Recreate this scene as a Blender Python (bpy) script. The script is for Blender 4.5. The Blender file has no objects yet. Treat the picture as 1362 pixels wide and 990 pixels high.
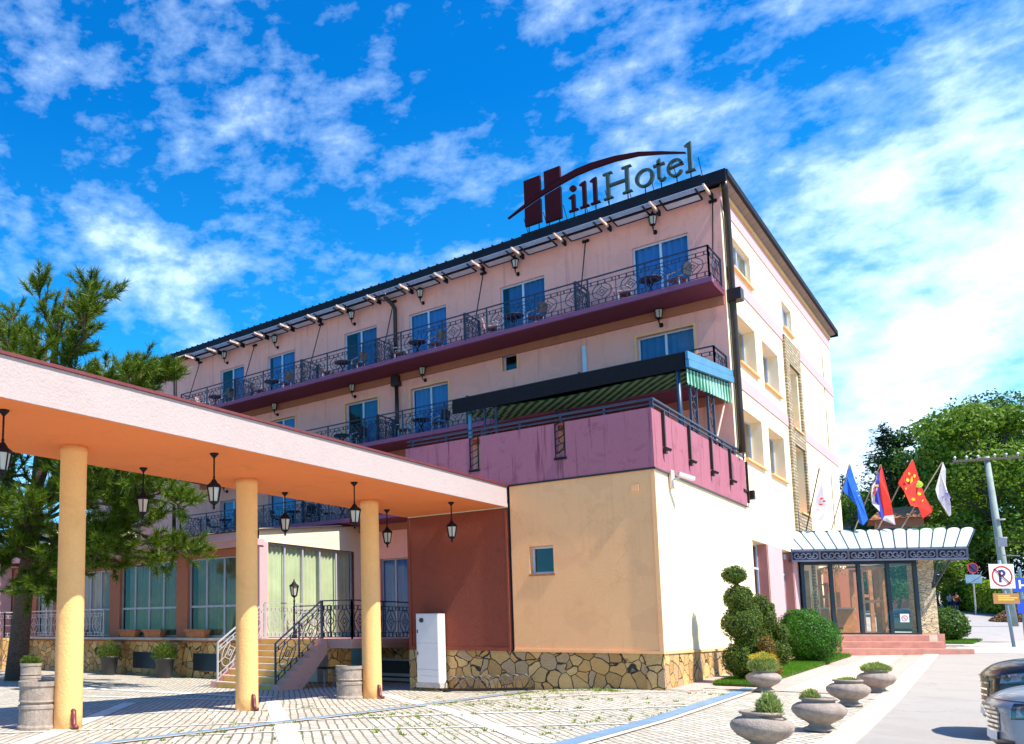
import bpy, bmesh, math, random
from mathutils import Vector, Matrix, noise as mnoise
random.seed(7)
V = Vector
R = math.radians
sc = bpy.context.scene
COL = sc.collection
PI = math.pi

# ------------------------------------------------------------------ materials
def new_mat(name):
    m = bpy.data.materials.new(name); m.use_nodes = True
    nt = m.node_tree; nt.nodes.clear()
    out = nt.nodes.new('ShaderNodeOutputMaterial'); b = nt.nodes.new('ShaderNodeBsdfPrincipled')
    nt.links.new(b.outputs[0], out.inputs[0])
    return m, nt, b, out
def N(nt, t, **kw):
    n = nt.nodes.new(t)
    for k, v in kw.items():
        if k in n.inputs: n.inputs[k].default_value = v
        else: setattr(n, k, v)
    return n
def L(nt, a, b): nt.links.new(a, b)
def ramp(nt, fac, stops, interp='LINEAR'):
    r = nt.nodes.new('ShaderNodeValToRGB'); r.color_ramp.interpolation = interp
    e = r.color_ramp.elements
    while len(e) > 1: e.remove(e[-1])
    e[0].position = stops[0][0]; e[0].color = (*stops[0][1], 1)
    for p, c in stops[1:]:
        x = e.new(p); x.color = (*c, 1)
    L(nt, fac, r.inputs[0]); return r.outputs[0]
def mixc(nt, a, b, fac, mode='MIX'):
    m = nt.nodes.new('ShaderNodeMix'); m.data_type = 'RGBA'; m.blend_type = mode
    for sock, v in ((0, fac), (6, a), (7, b)):
        if hasattr(v, 'links'): L(nt, v, m.inputs[sock])
        elif sock == 0: m.inputs[0].default_value = v
        else: m.inputs[sock].default_value = (*v, 1)
    return m.outputs[2]
def math_(nt, op, a, b=0.0):
    m = nt.nodes.new('ShaderNodeMath'); m.operation = op
    for i, v in ((0, a), (1, b)):
        if hasattr(v, 'links'): L(nt, v, m.inputs[i])
        else: m.inputs[i].default_value = v
    return m.outputs[0]
def pos(nt, scale=(1, 1, 1), rot=(0, 0, 0), obj=False):
    if obj: o = nt.nodes.new('ShaderNodeTexCoord').outputs['Object']
    else: o = nt.nodes.new('ShaderNodeNewGeometry').outputs['Position']
    mp = nt.nodes.new('ShaderNodeMapping'); mp.inputs['Scale'].default_value = scale; mp.inputs['Rotation'].default_value = rot
    L(nt, o, mp.inputs[0]); return mp.outputs[0]
def noise(nt, vec, s, d=3, r=.5, dist=0.0):
    n = N(nt, 'ShaderNodeTexNoise', Scale=s, Detail=d, Roughness=r, Distortion=dist); L(nt, vec, n.inputs['Vector']); return n.outputs['Fac']
def bump(nt, b, h, strength=.3, dist=.02):
    n = N(nt, 'ShaderNodeBump', Strength=strength, Distance=dist); L(nt, h, n.inputs['Height']); L(nt, n.outputs[0], b.inputs['Normal'])
def simple(name, c, rough=.6, metal=0.0, var=.12, vs=3.0, bs=0.0, bscale=60, spec=.5, coat=0.0, obj=False):
    m, nt, b, o = new_mat(name)
    b.inputs['Roughness'].default_value = rough; b.inputs['Metallic'].default_value = metal
    b.inputs['Specular IOR Level'].default_value = spec; b.inputs['Coat Weight'].default_value = coat
    p = pos(nt, obj=obj)
    if var:
        n = noise(nt, p, vs, 4, .6)
        lo = tuple(max(0, x * (1 - var)) for x in c); hi = tuple(min(1, x * (1 + var)) for x in c)
        L(nt, ramp(nt, n, [(.3, lo), (.7, hi)]), b.inputs['Base Color'])
    else: b.inputs['Base Color'].default_value = (*c, 1)
    if bs: bump(nt, b, noise(nt, p, bscale, 3, .6), bs, .02)
    return m
def plaster(name, c, stain=None, amt=.25, bs=.55, scale=34, streak=0.0, crack=0.0):
    m, nt, b, o = new_mat(name)
    b.inputs['Roughness'].default_value = .9; b.inputs['Specular IOR Level'].default_value = .2
    p = pos(nt)
    n = noise(nt, p, .55, 5, .62); n2 = noise(nt, p, 16, 3, .6)
    st = stain or tuple(x * .8 for x in c)
    col = ramp(nt, n, [(.35, tuple(x * .92 for x in c)), (.6, c)])
    col = mixc(nt, col, tuple(min(1, x * 1.12) for x in c), n2)
    big = ramp(nt, noise(nt, p, 1.3, 6, .7, .6), [(.55, (0, 0, 0)), (.72, (1, 1, 1))])
    col = mixc(nt, col, st, math_(nt, 'MULTIPLY', big, amt))
    if streak:
        v = noise(nt, pos(nt, (5, 5, .25)), 1.6, 4, .6)
        s = ramp(nt, v, [(.56, (0, 0, 0)), (.7, (1, 1, 1))])
        col = mixc(nt, col, st, math_(nt, 'MULTIPLY', s, streak))
    if crack:
        cv = N(nt, 'ShaderNodeTexVoronoi', Scale=.7); cv.feature = 'DISTANCE_TO_EDGE'
        wv = N(nt, 'ShaderNodeTexNoise', Scale=1.8, Detail=6, Roughness=.7); L(nt, p, wv.inputs['Vector'])
        va = nt.nodes.new('ShaderNodeVectorMath'); va.operation = 'MULTIPLY_ADD'; L(nt, wv.outputs['Color'], va.inputs[0]); va.inputs[1].default_value = (1.1,) * 3; L(nt, p, va.inputs[2]); L(nt, va.outputs[0], cv.inputs['Vector'])
        cm_ = ramp(nt, cv.outputs['Distance'], [(0, (1, 1, 1)), (.010, (0, 0, 0))])
        gate = ramp(nt, noise(nt, p, .35, 2), [(.50, (0, 0, 0)), (.58, (1, 1, 1))])
        col = mixc(nt, col, tuple(x * .35 for x in c), math_(nt, 'MULTIPLY', math_(nt, 'MULTIPLY', cm_, gate), crack))
        patchn = ramp(nt, noise(nt, p, .8, 2, .4), [(.60, (0, 0, 0)), (.61, (1, 1, 1))])
        col = mixc(nt, col, tuple(min(1, x * .88 + .02) for x in c), math_(nt, 'MULTIPLY', patchn, .5))
    L(nt, col, b.inputs['Base Color'])
    bump(nt, b, math_(nt, 'ADD', noise(nt, p, scale, 4, .7), math_(nt, 'MULTIPLY', noise(nt, p, 3, 2), .6)), bs, .02)
    return m
def flagstone(name, ca, cb, cc, scale=2.1, joint=(.035, .028, .02), w=.045, stretch=(1, 1, 1), bsn=.9):
    m, nt, b, o = new_mat(name)
    b.inputs['Roughness'].default_value = .75
    p = pos(nt, stretch)
    wob = N(nt, 'ShaderNodeTexNoise', Scale=2.5, Detail=2); L(nt, p, wob.inputs['Vector'])
    vm = nt.nodes.new('ShaderNodeVectorMath'); vm.operation = 'MULTIPLY_ADD'
    L(nt, wob.outputs['Color'], vm.inputs[0]); vm.inputs[1].default_value = (.16,) * 3; L(nt, p, vm.inputs[2])
    v1 = N(nt, 'ShaderNodeTexVoronoi', Scale=scale); v1.feature = 'DISTANCE_TO_EDGE'; L(nt, vm.outputs[0], v1.inputs['Vector'])
    v2 = N(nt, 'ShaderNodeTexVoronoi', Scale=scale); L(nt, vm.outputs[0], v2.inputs['Vector'])
    sep = nt.nodes.new('ShaderNodeSeparateColor'); L(nt, v2.outputs['Color'], sep.inputs[0])
    cell = ramp(nt, sep.outputs[0], [(0, tuple(x*.62 for x in ca)), (.2, ca), (.38, tuple(x*1.12 for x in cb)), (.5, (cc[0]*.8, cc[1]*.95, cc[2]*1.4)), (.66, cb), (.8, tuple(x*.8 for x in cb)), (1, tuple(min(1, x * 1.3) for x in ca))], 'CONSTANT')
    cell = mixc(nt, cell, tuple(min(1, x*1.25) for x in cb), math_(nt, 'MULTIPLY', noise(nt, p, 4, 5, .7, .5), .45))
    cell = mixc(nt, cell, tuple(x * .6 for x in cb), math_(nt, 'MULTIPLY', noise(nt, p, 9, 5, .7), .5))
    dd_ = math_(nt, 'SUBTRACT', v1.outputs['Distance'], math_(nt, 'MULTIPLY', math_(nt, 'SUBTRACT', noise(nt, p, 3.5, 3, .6), .5), w * 1.9))
    mask = ramp(nt, dd_, [(w * .35, (0, 0, 0)), (w * .95, (1, 1, 1))])
    L(nt, mixc(nt, joint, cell, mask), b.inputs['Base Color'])
    h = math_(nt, 'ADD', mask, math_(nt, 'ADD', math_(nt, 'MULTIPLY', noise(nt, p, 12, 4, .6), .7), math_(nt, 'MULTIPLY', sep.outputs[1], .6)))
    bump(nt, b, h, 1.0, .06)
    return m
def brickmat(name, ca, cb, joint, bw, bh, mortar=.02, rot=(0, 0, 0), jn=.3, weeds=0.0, bs=.7, offset=.5, rough=.85, swap=None):
    m, nt, b, o = new_mat(name)
    b.inputs['Roughness'].default_value = rough
    p = pos(nt, rot=rot)
    wob = N(nt, 'ShaderNodeTexNoise', Scale=1.1, Detail=4); L(nt, p, wob.inputs['Vector'])
    vm = nt.nodes.new('ShaderNodeVectorMath'); vm.operation = 'MULTIPLY_ADD'
    L(nt, wob.outputs['Color'], vm.inputs[0]); vm.inputs[1].default_value = (jn,) * 3; L(nt, p, vm.inputs[2])
    src = vm.outputs[0]
    if swap:
        sx = nt.nodes.new('ShaderNodeSeparateXYZ'); L(nt, src, sx.inputs[0])
        cx = nt.nodes.new('ShaderNodeCombineXYZ')
        for i, k in enumerate(swap):
            L(nt, sx.outputs[k], cx.inputs[i])
        src = cx.outputs[0]
    br = N(nt, 'ShaderNodeTexBrick', Scale=1.0, **{'Mortar Size': mortar, 'Brick Width': bw, 'Row Height': bh, 'Mortar Smooth': .08, 'Bias': 0.0})
    br.offset = offset
    br.inputs['Color1'].default_value = (*ca, 1); br.inputs['Color2'].default_value = (*cb, 1); br.inputs['Mortar'].default_value = (*joint, 1)
    L(nt, src, br.inputs['Vector'])
    col = mixc(nt, br.outputs['Color'], tuple(x * .72 for x in ca), math_(nt, 'MULTIPLY', noise(nt, p, 22, 4, .7), .55))
    big = ramp(nt, noise(nt, p, .45, 5, .65), [(.45, (0, 0, 0)), (.75, (1, 1, 1))])
    col = mixc(nt, col, tuple(x * .75 for x in cb), math_(nt, 'MULTIPLY', big, .5))
    if weeds:
        g = ramp(nt, noise(nt, p, 1.7, 5, .75), [(.56, (0, 0, 0)), (.68, (1, 1, 1))])
        gm = math_(nt, 'MULTIPLY', g, math_(nt, 'ADD', math_(nt, 'MULTIPLY', br.outputs['Fac'], .9), .12))
        col = mixc(nt, col, (.16, .2, .03), math_(nt, 'MULTIPLY', gm, weeds))
    L(nt, col, b.inputs['Base Color'])
    inv = math_(nt, 'SUBTRACT', 1.0, br.outputs['Fac'])
    bump(nt, b, math_(nt, 'ADD', inv, math_(nt, 'MULTIPLY', noise(nt, p, 30, 3, .6), .3)), bs, .02)
    return m
def glass(name, tint=(.75, .85, .95), refl=.25, rough=.02):
    m, nt, b, o = new_mat(name)
    nt.nodes.remove(b)
    tr = nt.nodes.new('ShaderNodeBsdfTransparent'); tr.inputs[0].default_value = (*tint, 1)
    gl = nt.nodes.new('ShaderNodeBsdfGlossy'); gl.inputs['Roughness'].default_value = rough; gl.inputs['Color'].default_value = (1, 1, 1, 1)
    fr = N(nt, 'ShaderNodeLayerWeight', Blend=.5)
    f = math_(nt, 'ADD', math_(nt, 'MULTIPLY', math_(nt, 'POWER', fr.outputs['Facing'], 4.0), .75), .045 + refl * .35)
    mx = nt.nodes.new('ShaderNodeMixShader'); L(nt, f, mx.inputs[0]); L(nt, tr.outputs[0], mx.inputs[1]); L(nt, gl.outputs[0], mx.inputs[2])
    L(nt, mx.outputs[0], o.inputs[0])
    return m
def leafmat(name, ca, cb, rough=.5, vs=2.0, trans=.3):
    m, nt, b, o = new_mat(name)
    b.inputs['Roughness'].default_value = rough; b.inputs['Specular IOR Level'].default_value = .3
    p = pos(nt)
    isl = nt.nodes.new('ShaderNodeNewGeometry').outputs['Random Per Island']
    c = mixc(nt, ca, cb, math_(nt, 'MULTIPLY', math_(nt, 'ADD', isl, noise(nt, p, vs, 3)), .5))
    L(nt, c, b.inputs['Base Color'])
    t = nt.nodes.new('ShaderNodeBsdfTranslucent'); L(nt, c, t.inputs[0])
    mx = nt.nodes.new('ShaderNodeMixShader'); mx.inputs[0].default_value = trans
    L(nt, b.outputs[0], mx.inputs[1]); L(nt, t.outputs[0], mx.inputs[2]); L(nt, mx.outputs[0], o.inputs[0])
    return m

M = {}
M['cream'] = plaster('shade_toned_cream_plaster', (.98, .48, .22), (.78, .35, .13), .45, streak=.22, crack=.35)  # warmer copy of the wall cream; shaded front's tone is put into the colour
M['cream_light'] = plaster('pale_cream_plaster', (.86, .72, .48), (.66, .5, .32), .3, streak=.12)
M['front'] = plaster('peach_plaster', (.97, .40, .32), (.66, .25, .21), .4, streak=.5, crack=.25)
M['pink'] = plaster('pink_plaster', (.36, .125, .17), (.17, .045, .07), .75, streak=.85, crack=.6)
M['pinkband'] = plaster('pink_band_plaster', (.58, .36, .37), (.42, .24, .24), .3)
M['pinkreveal'] = plaster('shaded_pink_plaster', (.50, .19, .17), (.36, .13, .12), .3)  # band pink darkened: the reveals' shade is put into the colour
M['maroon'] = plaster('maroon_plaster', (.26, .065, .04), (.17, .045, .03), .6, bs=.8)
M['fascia'] = plaster('fascia_roughcast', (.43, .34, .325), (.33, .24, .23), .25, bs=.8, scale=20)
M['soffit'] = plaster('orange_soffit', (.72, .21, .065), (.56, .15, .04), .4, bs=.5, scale=14)
M['column'] = plaster('column_roughcast', (.84, .46, .18), (.66, .32, .09), .4, bs=.9, scale=22)
M['brown_wall'] = plaster('brown_wall_plaster', (.42, .15, .09), (.25, .09, .06), .4)
M['slab'] = plaster('balcony_slab_plaster', (.16, .04, .07), (.09, .025, .04), .5)
M['slab_edge'] = plaster('slab_edge', (.22, .08, .16), (.12, .04, .08), .5)
M['stone'] = flagstone('flagstone_wall', (.60, .30, .08), (.68, .42, .16), (.46, .27, .12), 2.7, w=.034)
M['rubble'] = flagstone('rubble_stone', (.66, .50, .28), (.74, .58, .36), (.55, .40, .22), 5.5, joint=(.20, .14, .08), w=.04, stretch=(1, 1, 2.2))
M['ledger'] = brickmat('ledger_stone', (.62, .50, .32), (.30, .21, .12), (.025, .018, .012), .36, .13, .022, jn=.05, bs=1.0, swap=(1, 2, 0))
M['ledgerx'] = brickmat('ledger_stone_front', (.66, .5, .28), (.45, .32, .18), (.08, .055, .035), .32, .085, .012, jn=.03, bs=1.0, swap=(0, 2, 1))
M['cobble'] = brickmat('cobble_paving', (.66, .60, .50), (.40, .35, .28), (.018, .013, .009), .22, .155, .016, rot=(0, 0, -R(40.7)), jn=.1, weeds=.9, bs=.9, swap=(1, 0, 2))
M['asphalt'] = plaster('pale_asphalt', (.34, .312, .288), (.26, .23, .21), .5, bs=.5, scale=60, crack=.7)
M['road'] = plaster('road_asphalt', (.36, .33, .32), (.2, .18, .18), .6, bs=.5, scale=60, crack=.7)
M['white_pave'] = brickmat('white_paving_band', (.74, .71, .66), (.68, .64, .58), (.25, .22, .18), .6, .35, .006, rot=(0, 0, -R(40.7)), jn=.02, bs=.2)
M['pinkpave'] = brickmat('pink_paver', (.66, .42, .38), (.60, .38, .33), (.25, .16, .13), .2, .1, .006, jn=.03, bs=.3, swap=(1, 0, 2))
M['beigepave'] = brickmat('beige_paver', (.74, .62, .44), (.68, .55, .40), (.3, .25, .18), .2, .1, .006, jn=.03, bs=.3, swap=(1, 0, 2))
M['kerb'] = simple('kerb_stone', (.58, .48, .38), .85, var=.2, vs=4, bs=.4)
M['channel'] = simple('drain_channel_concrete', (.15, .25, .36), .6, var=.18, vs=3, bs=.2)  # grey-blue concrete with the reflected sky put into its colour
M['terra'] = simple('terracotta_step', (.46, .20, .15), .7, var=.18, vs=3, bs=.2)
M['stepyellow'] = simple('ochre_riser_tile', (.70, .38, .08), .6, var=.15, vs=3)
M['tread'] = simple('pale_tread', (.62, .48, .36), .7, var=.12, vs=4)
M['stringer'] = plaster('stringer_plaster', (.66, .34, .28), (.4, .2, .18), .4)
M['concrete'] = simple('cast_concrete', (.46, .40, .35), .85, var=.2, vs=5, bs=.6, bscale=40)
M['pot_concrete'] = simple('planter_aggregate', (.33, .265, .22), .85, var=.25, vs=9, bs=1.0, bscale=55)
M['soil'] = simple('soil', (.07, .05, .035), .95, var=.3, vs=12, bs=.5)
M['blackmetal'] = simple('black_metal', (.010, .009, .012), .6, .0, var=.2, vs=8, spec=.15)
M['railmetal'] = simple('dark_blue_grey_metal', (.035, .045, .08), .45, .3, var=.2, vs=8)
M['whitemetal'] = simple('pale_metal_rail', (.55, .52, .52), .4, .3, var=.1)
M['brownmetal'] = simple('brown_downpipe', (.035, .02, .016), .4, .3, var=.2)
M['redpipe'] = simple('red_brown_pipe', (.16, .03, .03), .45, .1, var=.2, vs=8)
M['gutter'] = simple('dark_roof_metal', (.010, .011, .018), .6, .0, var=.3, vs=2, spec=.15)
M['scroll'] = simple('scroll_iron', (.10, .11, .17), .5, .2, var=.3, vs=2)
M['scroll_back'] = simple('scroll_backing', (.02, .025, .045), .6, var=.1)
M['rooftile'] = simple('roof_sheet', (.05, .04, .045), .6, var=.2, vs=3)
M['orangetrim'] = simple('eave_trim', (.72, .40, .12), .7, var=.1)
M['eaveboard'] = brickmat('eave_boards', (.30, .20, .16), (.26, .17, .14), (.04, .03, .03), .5, 4.0, .012, jn=.01, bs=.4, swap=(1, 0, 2))
M['frame'] = simple('window_frame_paint', (.55, .62, .72), .4, var=.06)
M['framegrey'] = simple('grey_window_frame', (.40, .40, .44), .4, var=.06)
M['framedark'] = simple('dark_frame', (.02, .035, .05), .35, .4, var=.1)
M['wood'] = simple('varnished_wood', (.42, .17, .05), .4, var=.3, vs=4)
M['curtain'] = simple('sky_tinted_curtain', (.12, .24, .44), .9, var=.08, vs=2)  # whitish cloth; the blue of the reflected sky is put into its colour
M['curtain_g'] = simple('pale_green_curtain', (.50, .56, .34), .9, var=.12, vs=1.2)
M['curtain_d'] = simple('olive_curtain', (.15, .15, .075), .9, var=.3, vs=1.2)
M['curtain_b'] = simple('sky_tinted_curtain_dark', (.08, .15, .28), .9, var=.15, vs=2)  # darker variant with the same sky blue in its colour
M['postblue'] = simple('dark_blue_post', (.02, .05, .10), .4, .2, var=.1)
M['interior'] = simple('dark_interior', (.05, .04, .035), .9, var=.1)
M['glass'] = glass('window_glass', (.62, .78, .95), .06)
M['glassclear'] = glass('entrance_glass', (.92, .95, .94), .0)
M['lampglass'] = simple('frosted_lamp_glass', (.55, .5, .42), .35, var=.1)
M['whitepanel'] = simple('white_acrylic', (.38, .48, .49), .35, var=.05, spec=.5)
M['slatedark'] = simple('worn_steel_hoop', (.14, .13, .14), .4, .5, var=.2)
M['slat'] = simple('pale_slat', (.42, .44, .52), .5, var=.1)
M['palepanel'] = simple('pale_shade_panel', (.55, .62, .74), .4, var=.08)
M['bracket'] = simple('cream_bracket', (.75, .55, .45), .6, var=.1)
M['signmaroon'] = simple('maroon_letter', (.05, .003, .008), .7, var=.1, spec=.15)
M['signgrey'] = simple('olive_grey_letter', (.055, .07, .045), .4, var=.1)
M['signedge'] = simple('letter_edge', (.02, .02, .03), .4, var=0)
M['bluesheet'] = simple('blue_grey_sheet', (.06, .22, .36), .4, .2, var=.12, vs=2)
M['cabinet'] = simple('cabinet_enamel', (.72, .66, .66), .4, var=.05)
M['darkplastic'] = simple('dark_plastic', (.03, .03, .035), .5, var=.1)
M['redbrown_chair'] = simple('brown_seat', (.16, .05, .03), .6, var=.2)
M['pinkcloth'] = simple('pink_cushion', (.65, .32, .30), .8, var=.1)
M['terracotta_pot'] = simple('terracotta_pot', (.42, .15, .06), .8, var=.2, vs=6)
M['bark'] = simple('pine_bark', (.10, .058, .042), .95, var=.5, vs=14, bs=1.0, bscale=25)
M['bark2'] = simple('tree_bark', (.07, .055, .045), .95, var=.4, vs=10, bs=.8, bscale=20)
M['pine'] = leafmat('pine_needles', (.03, .08, .004), (.15, .21, .008), .5, 1.5, .25)
M['pine_dark'] = leafmat('dark_conifer', (.006, .025, .012), (.02, .06, .02), .5, 1.0, .15)
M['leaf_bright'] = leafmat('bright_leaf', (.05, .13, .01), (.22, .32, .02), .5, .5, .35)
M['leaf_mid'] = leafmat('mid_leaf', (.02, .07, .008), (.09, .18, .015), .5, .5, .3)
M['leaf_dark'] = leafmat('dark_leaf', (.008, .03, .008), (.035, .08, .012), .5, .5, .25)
M['bush'] = leafmat('clipped_bush_leaf', (.02, .09, .005), (.07, .24, .01), .5, 3, .3)
M['topiary'] = leafmat('topiary_leaf', (.03, .07, .006), (.13, .19, .012), .55, 3, .25)
M['topiary_brown'] = leafmat('browned_topiary_leaf', (.16, .10, .01), (.24, .13, .015), .55, 3, .25)
M['hedge'] = leafmat('hedge_leaf', (.09, .20, .006), (.36, .50, .02), .5, .8, .3)
M['grassm'] = leafmat('grass_blade', (.05, .16, .006), (.14, .32, .012), .6, 2, .3)
M['weed'] = leafmat('weed_leaf', (.12, .19, .02), (.28, .32, .05), .6, 3, .3)
M['lavender'] = leafmat('lavender_leaf', (.22, .30, .06), (.42, .48, .16), .7, 5, .3)
M['yellowflower'] = leafmat('yellow_flower', (.65, .42, .01), (.8, .6, .02), .6, 5, .3)
M['core'] = simple('crown_shadow_core', (.012, .022, .006), 1, var=.3)  # near-black filler body; shade between the leaves is put into its colour
M['lawnsoil'] = simple('lawn_soil', (.05, .11, .015), .95, var=.3, vs=6)

# ------------------------------------------------------------------ mesh builder
OFF = {}
def tag(o, label=None, cat=None, group=None, kind=None):
    if label: o['label'] = label
    if cat: o['category'] = cat
    if group: o['group'] = group
    if kind: o['kind'] = kind
    return o
def thing(name, label, cat, loc=(0, 0, 0), rotz=0, group=None, kind=None):
    o = bpy.data.objects.new(name, None); COL.objects.link(o); o.empty_display_size = .2
    o.location = loc; o.rotation_euler = (0, 0, rotz)
    OFF[o.name] = V(loc) if rotz == 0 else V((0, 0, 0))
    return tag(o, label, cat, group, kind)
class MB:
    def __init__(s): s.v = []; s.f = []; s.m = []; s.mats = []; s.cur = 0; s.sm = []; s.smooth = False
    def mat(s, m):
        if m not in s.mats: s.mats.append(m)
        s.cur = s.mats.index(m); return s
    def add(s, vs, fs):
        b = len(s.v); s.v += [tuple(x) for x in vs]
        for f in fs: s.f.append(tuple(b + i for i in f)); s.m.append(s.cur); s.sm.append(s.smooth)
        return s
    def quad(s, a, b, c, d): return s.add([a, b, c, d], [(0, 1, 2, 3)])
    def poly(s, pts): return s.add(pts, [tuple(range(len(pts)))])
    def box(s, a, b):
        x0, y0, z0 = a; x1, y1, z1 = b
        return s.add([(x0,y0,z0),(x1,y0,z0),(x1,y1,z0),(x0,y1,z0),(x0,y0,z1),(x1,y0,z1),(x1,y1,z1),(x0,y1,z1)],
                     [(0,3,2,1),(4,5,6,7),(0,1,5,4),(1,2,6,5),(2,3,7,6),(3,0,4,7)])
    def obox(s, o, u, v, w):   # oriented box: corner o, edge vectors
        o = V(o); u = V(u); v = V(v); w = V(w)
        p = [o, o+u, o+u+v, o+v, o+w, o+u+w, o+u+v+w, o+v+w]
        return s.add(p, [(0,3,2,1),(4,5,6,7),(0,1,5,4),(1,2,6,5),(2,3,7,6),(3,0,4,7)])
    def bar(s, a, b, w=.02, h=None):   # square bar between two points
        a = V(a); b = V(b); d = b - a
        if d.length < 1e-6: return s
        h = h or w
        up = V((0, 0, 1)) if abs(d.normalized().z) < .95 else V((0, 1, 0))
        x = d.cross(up).normalized() * w / 2; y = x.cross(d).normalized() * h / 2
        p = [a-x-y, a+x-y, a+x+y, a-x+y, b-x-y, b+x-y, b+x+y, b-x+y]
        return s.add(p, [(0,3,2,1),(4,5,6,7),(0,1,5,4),(1,2,6,5),(2,3,7,6),(3,0,4,7)])
    def tube(s, pts, r, n=8, cap=True):
        pts = [V(p) for p in pts]; k = len(pts)
        rs = r if isinstance(r, (list, tuple)) else [r] * k
        vs = []; prev = None
        for i, p in enumerate(pts):
            d = (pts[min(i+1, k-1)] - pts[max(i-1, 0)])
            d = d.normalized() if d.length > 1e-9 else V((0, 0, 1))
            if prev is None:
                up = V((0, 0, 1)) if abs(d.z) < .9 else V((1, 0, 0))
                x = d.cross(up).normalized()
            else:
                x = (prev - d * prev.dot(d)); x = x.normalized() if x.length > 1e-6 else prev
            prev = x; y = d.cross(x)
            for j in range(n):
                a = 2*PI*j/n; vs.append(p + (x*math.cos(a) + y*math.sin(a)) * rs[i])
        fs = []
        for i in range(k-1):
            for j in range(n): fs.append((i*n+j, i*n+(j+1)%n, (i+1)*n+(j+1)%n, (i+1)*n+j))
        if cap: fs += [tuple(range(n))[::-1], tuple((k-1)*n+j for j in range(n))]
        return s.add(vs, fs)
    def lathe(s, prof, c=(0, 0, 0), n=24, a0=0, cap=True, wob=0):
        c = V(c); vs = []; fs = []; k = len(prof)
        for i, (r, z) in enumerate(prof):
            for j in range(n):
                a = a0 + 2*PI*j/n; rr = r * (1 + wob * math.sin(5*a + i))
                vs.append(c + V((rr*math.cos(a), rr*math.sin(a), z)))
        for i in range(k-1):
            for j in range(n): fs.append((i*n+j, i*n+(j+1)%n, (i+1)*n+(j+1)%n, (i+1)*n+j))
        if cap: fs += [tuple(range(n))[::-1], tuple((k-1)*n+j for j in range(n))]
        return s.add(vs, fs)
    def prism(s, poly, o, u, v, w):  # 2D poly (a,b)-> o+u*a+v*b extruded by w
        o = V(o); u = V(u); v = V(v); w = V(w); n = len(poly)
        p = [o + u*a + v*b for a, b in poly]; p += [x + w for x in p]
        return s.add(p, [tuple(range(n))[::-1], tuple(range(n, 2*n))] + [(i, (i+1)%n, n+(i+1)%n, n+i) for i in range(n)])
    def wall(s, o, u, n, W, H, holes=(), depth=.2, top=None):
        o = V(o); u = V(u); n = V(n); z = V((0, 0, 1))
        xs = sorted({0, W} | {h[0] for h in holes} | {h[1] for h in holes}); zs = sorted({0, H} | {h[2] for h in holes} | {h[3] for h in holes})
        for i in range(len(xs)-1):
            for j in range(len(zs)-1):
                cx = (xs[i]+xs[i+1])/2; cz = (zs[j]+zs[j+1])/2
                if any(h[0] < cx < h[1] and h[2] < cz < h[3] for h in holes): continue
                s.quad(o+u*xs[i]+z*zs[j], o+u*xs[i+1]+z*zs[j], o+u*xs[i+1]+z*zs[j+1], o+u*xs[i]+z*zs[j+1])
        for h in holes:
            d = -n * (h[4] if len(h) > 4 else depth)
            a, b, c, e = o+u*h[0]+z*h[2], o+u*h[1]+z*h[2], o+u*h[1]+z*h[3], o+u*h[0]+z*h[3]
            for p, q in ((a, b), (b, c), (c, e), (e, a)): s.quad(p, q, q+d, p+d)
        return s
    def build(s, name, mat=None, parent=None, bevel=0, label=None, kind=None):
        me = bpy.data.meshes.new(name)
        off = OFF.get(parent.name, V((0, 0, 0))) if parent else V((0, 0, 0))
        me.from_pydata([(x-off.x, y-off.y, z-off.z) for x, y, z in s.v], [], s.f)
        mats = s.mats if s.mats else [mat]
        for m in mats: me.materials.append(M[m] if isinstance(m, str) else m)
        for p, mi, sm in zip(me.polygons, s.m, s.sm): p.material_index = mi if s.mats else 0; p.use_smooth = sm
        me.validate()
        bm = bmesh.new(); bm.from_mesh(me); bmesh.ops.recalc_face_normals(bm, faces=bm.faces) if len(s.f) < 60000 and not getattr(s, 'raw', False) else None
        bm.to_mesh(me); bm.free()
        o = bpy.data.objects.new(name, me); COL.objects.link(o)
        if parent: o.parent = parent; OFF[o.name] = off
        else: OFF[o.name] = V((0, 0, 0))
        if bevel:
            md = o.modifiers.new('bevel', 'BEVEL'); md.width = bevel; md.segments = 2; md.limit_method = 'ANGLE'
        if label: o['label'] = label
        if kind: o['kind'] = kind
        return o
def sub_o(o): return o
def copy_tree(o, parent=None):
    c = o.copy(); COL.objects.link(c)
    if parent: c.parent = parent
    for ch in list(o.children): copy_tree(ch, c)
    return c
def place(proto, first, loc, rotz, label, group, scale=None):
    o = proto if first else copy_tree(proto)
    o.location = loc; o.rotation_euler = (0, 0, rotz); o['label'] = label; o['group'] = group
    if scale: o.scale = (scale,) * 3
    return o

# ------------------------------------------------------------------ terrain height
def interp(t, pts):
    if t <= pts[0][0]: return pts[0][1]
    for (a, x), (b, y) in zip(pts, pts[1:]):
        if t <= b:
            k = (t-a)/(b-a); return x + (y-x)*k
    return pts[-1][1]
def sstep(t, a, b):
    k = max(0, min(1, (t-a)/(b-a))); return k*k*(3-2*k)
def g(x, y):
    lat = interp(x, [(-45, -.47), (-23, -.44), (-17, -.37), (-12.9, -.30), (-9.9, -.22), (-7, -.06)])
    rise = interp(y, [(10, -.15), (16, -.13), (22.4, -.01), (45, .78), (110, 3.6), (400, 16)])
    w = sstep(x, -12.5, -6.9)
    # behind the hotel the hill climbs everywhere
    w = max(w, sstep(y, 55, 80))
    return lat * (1 - w) + rise * w
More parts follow.
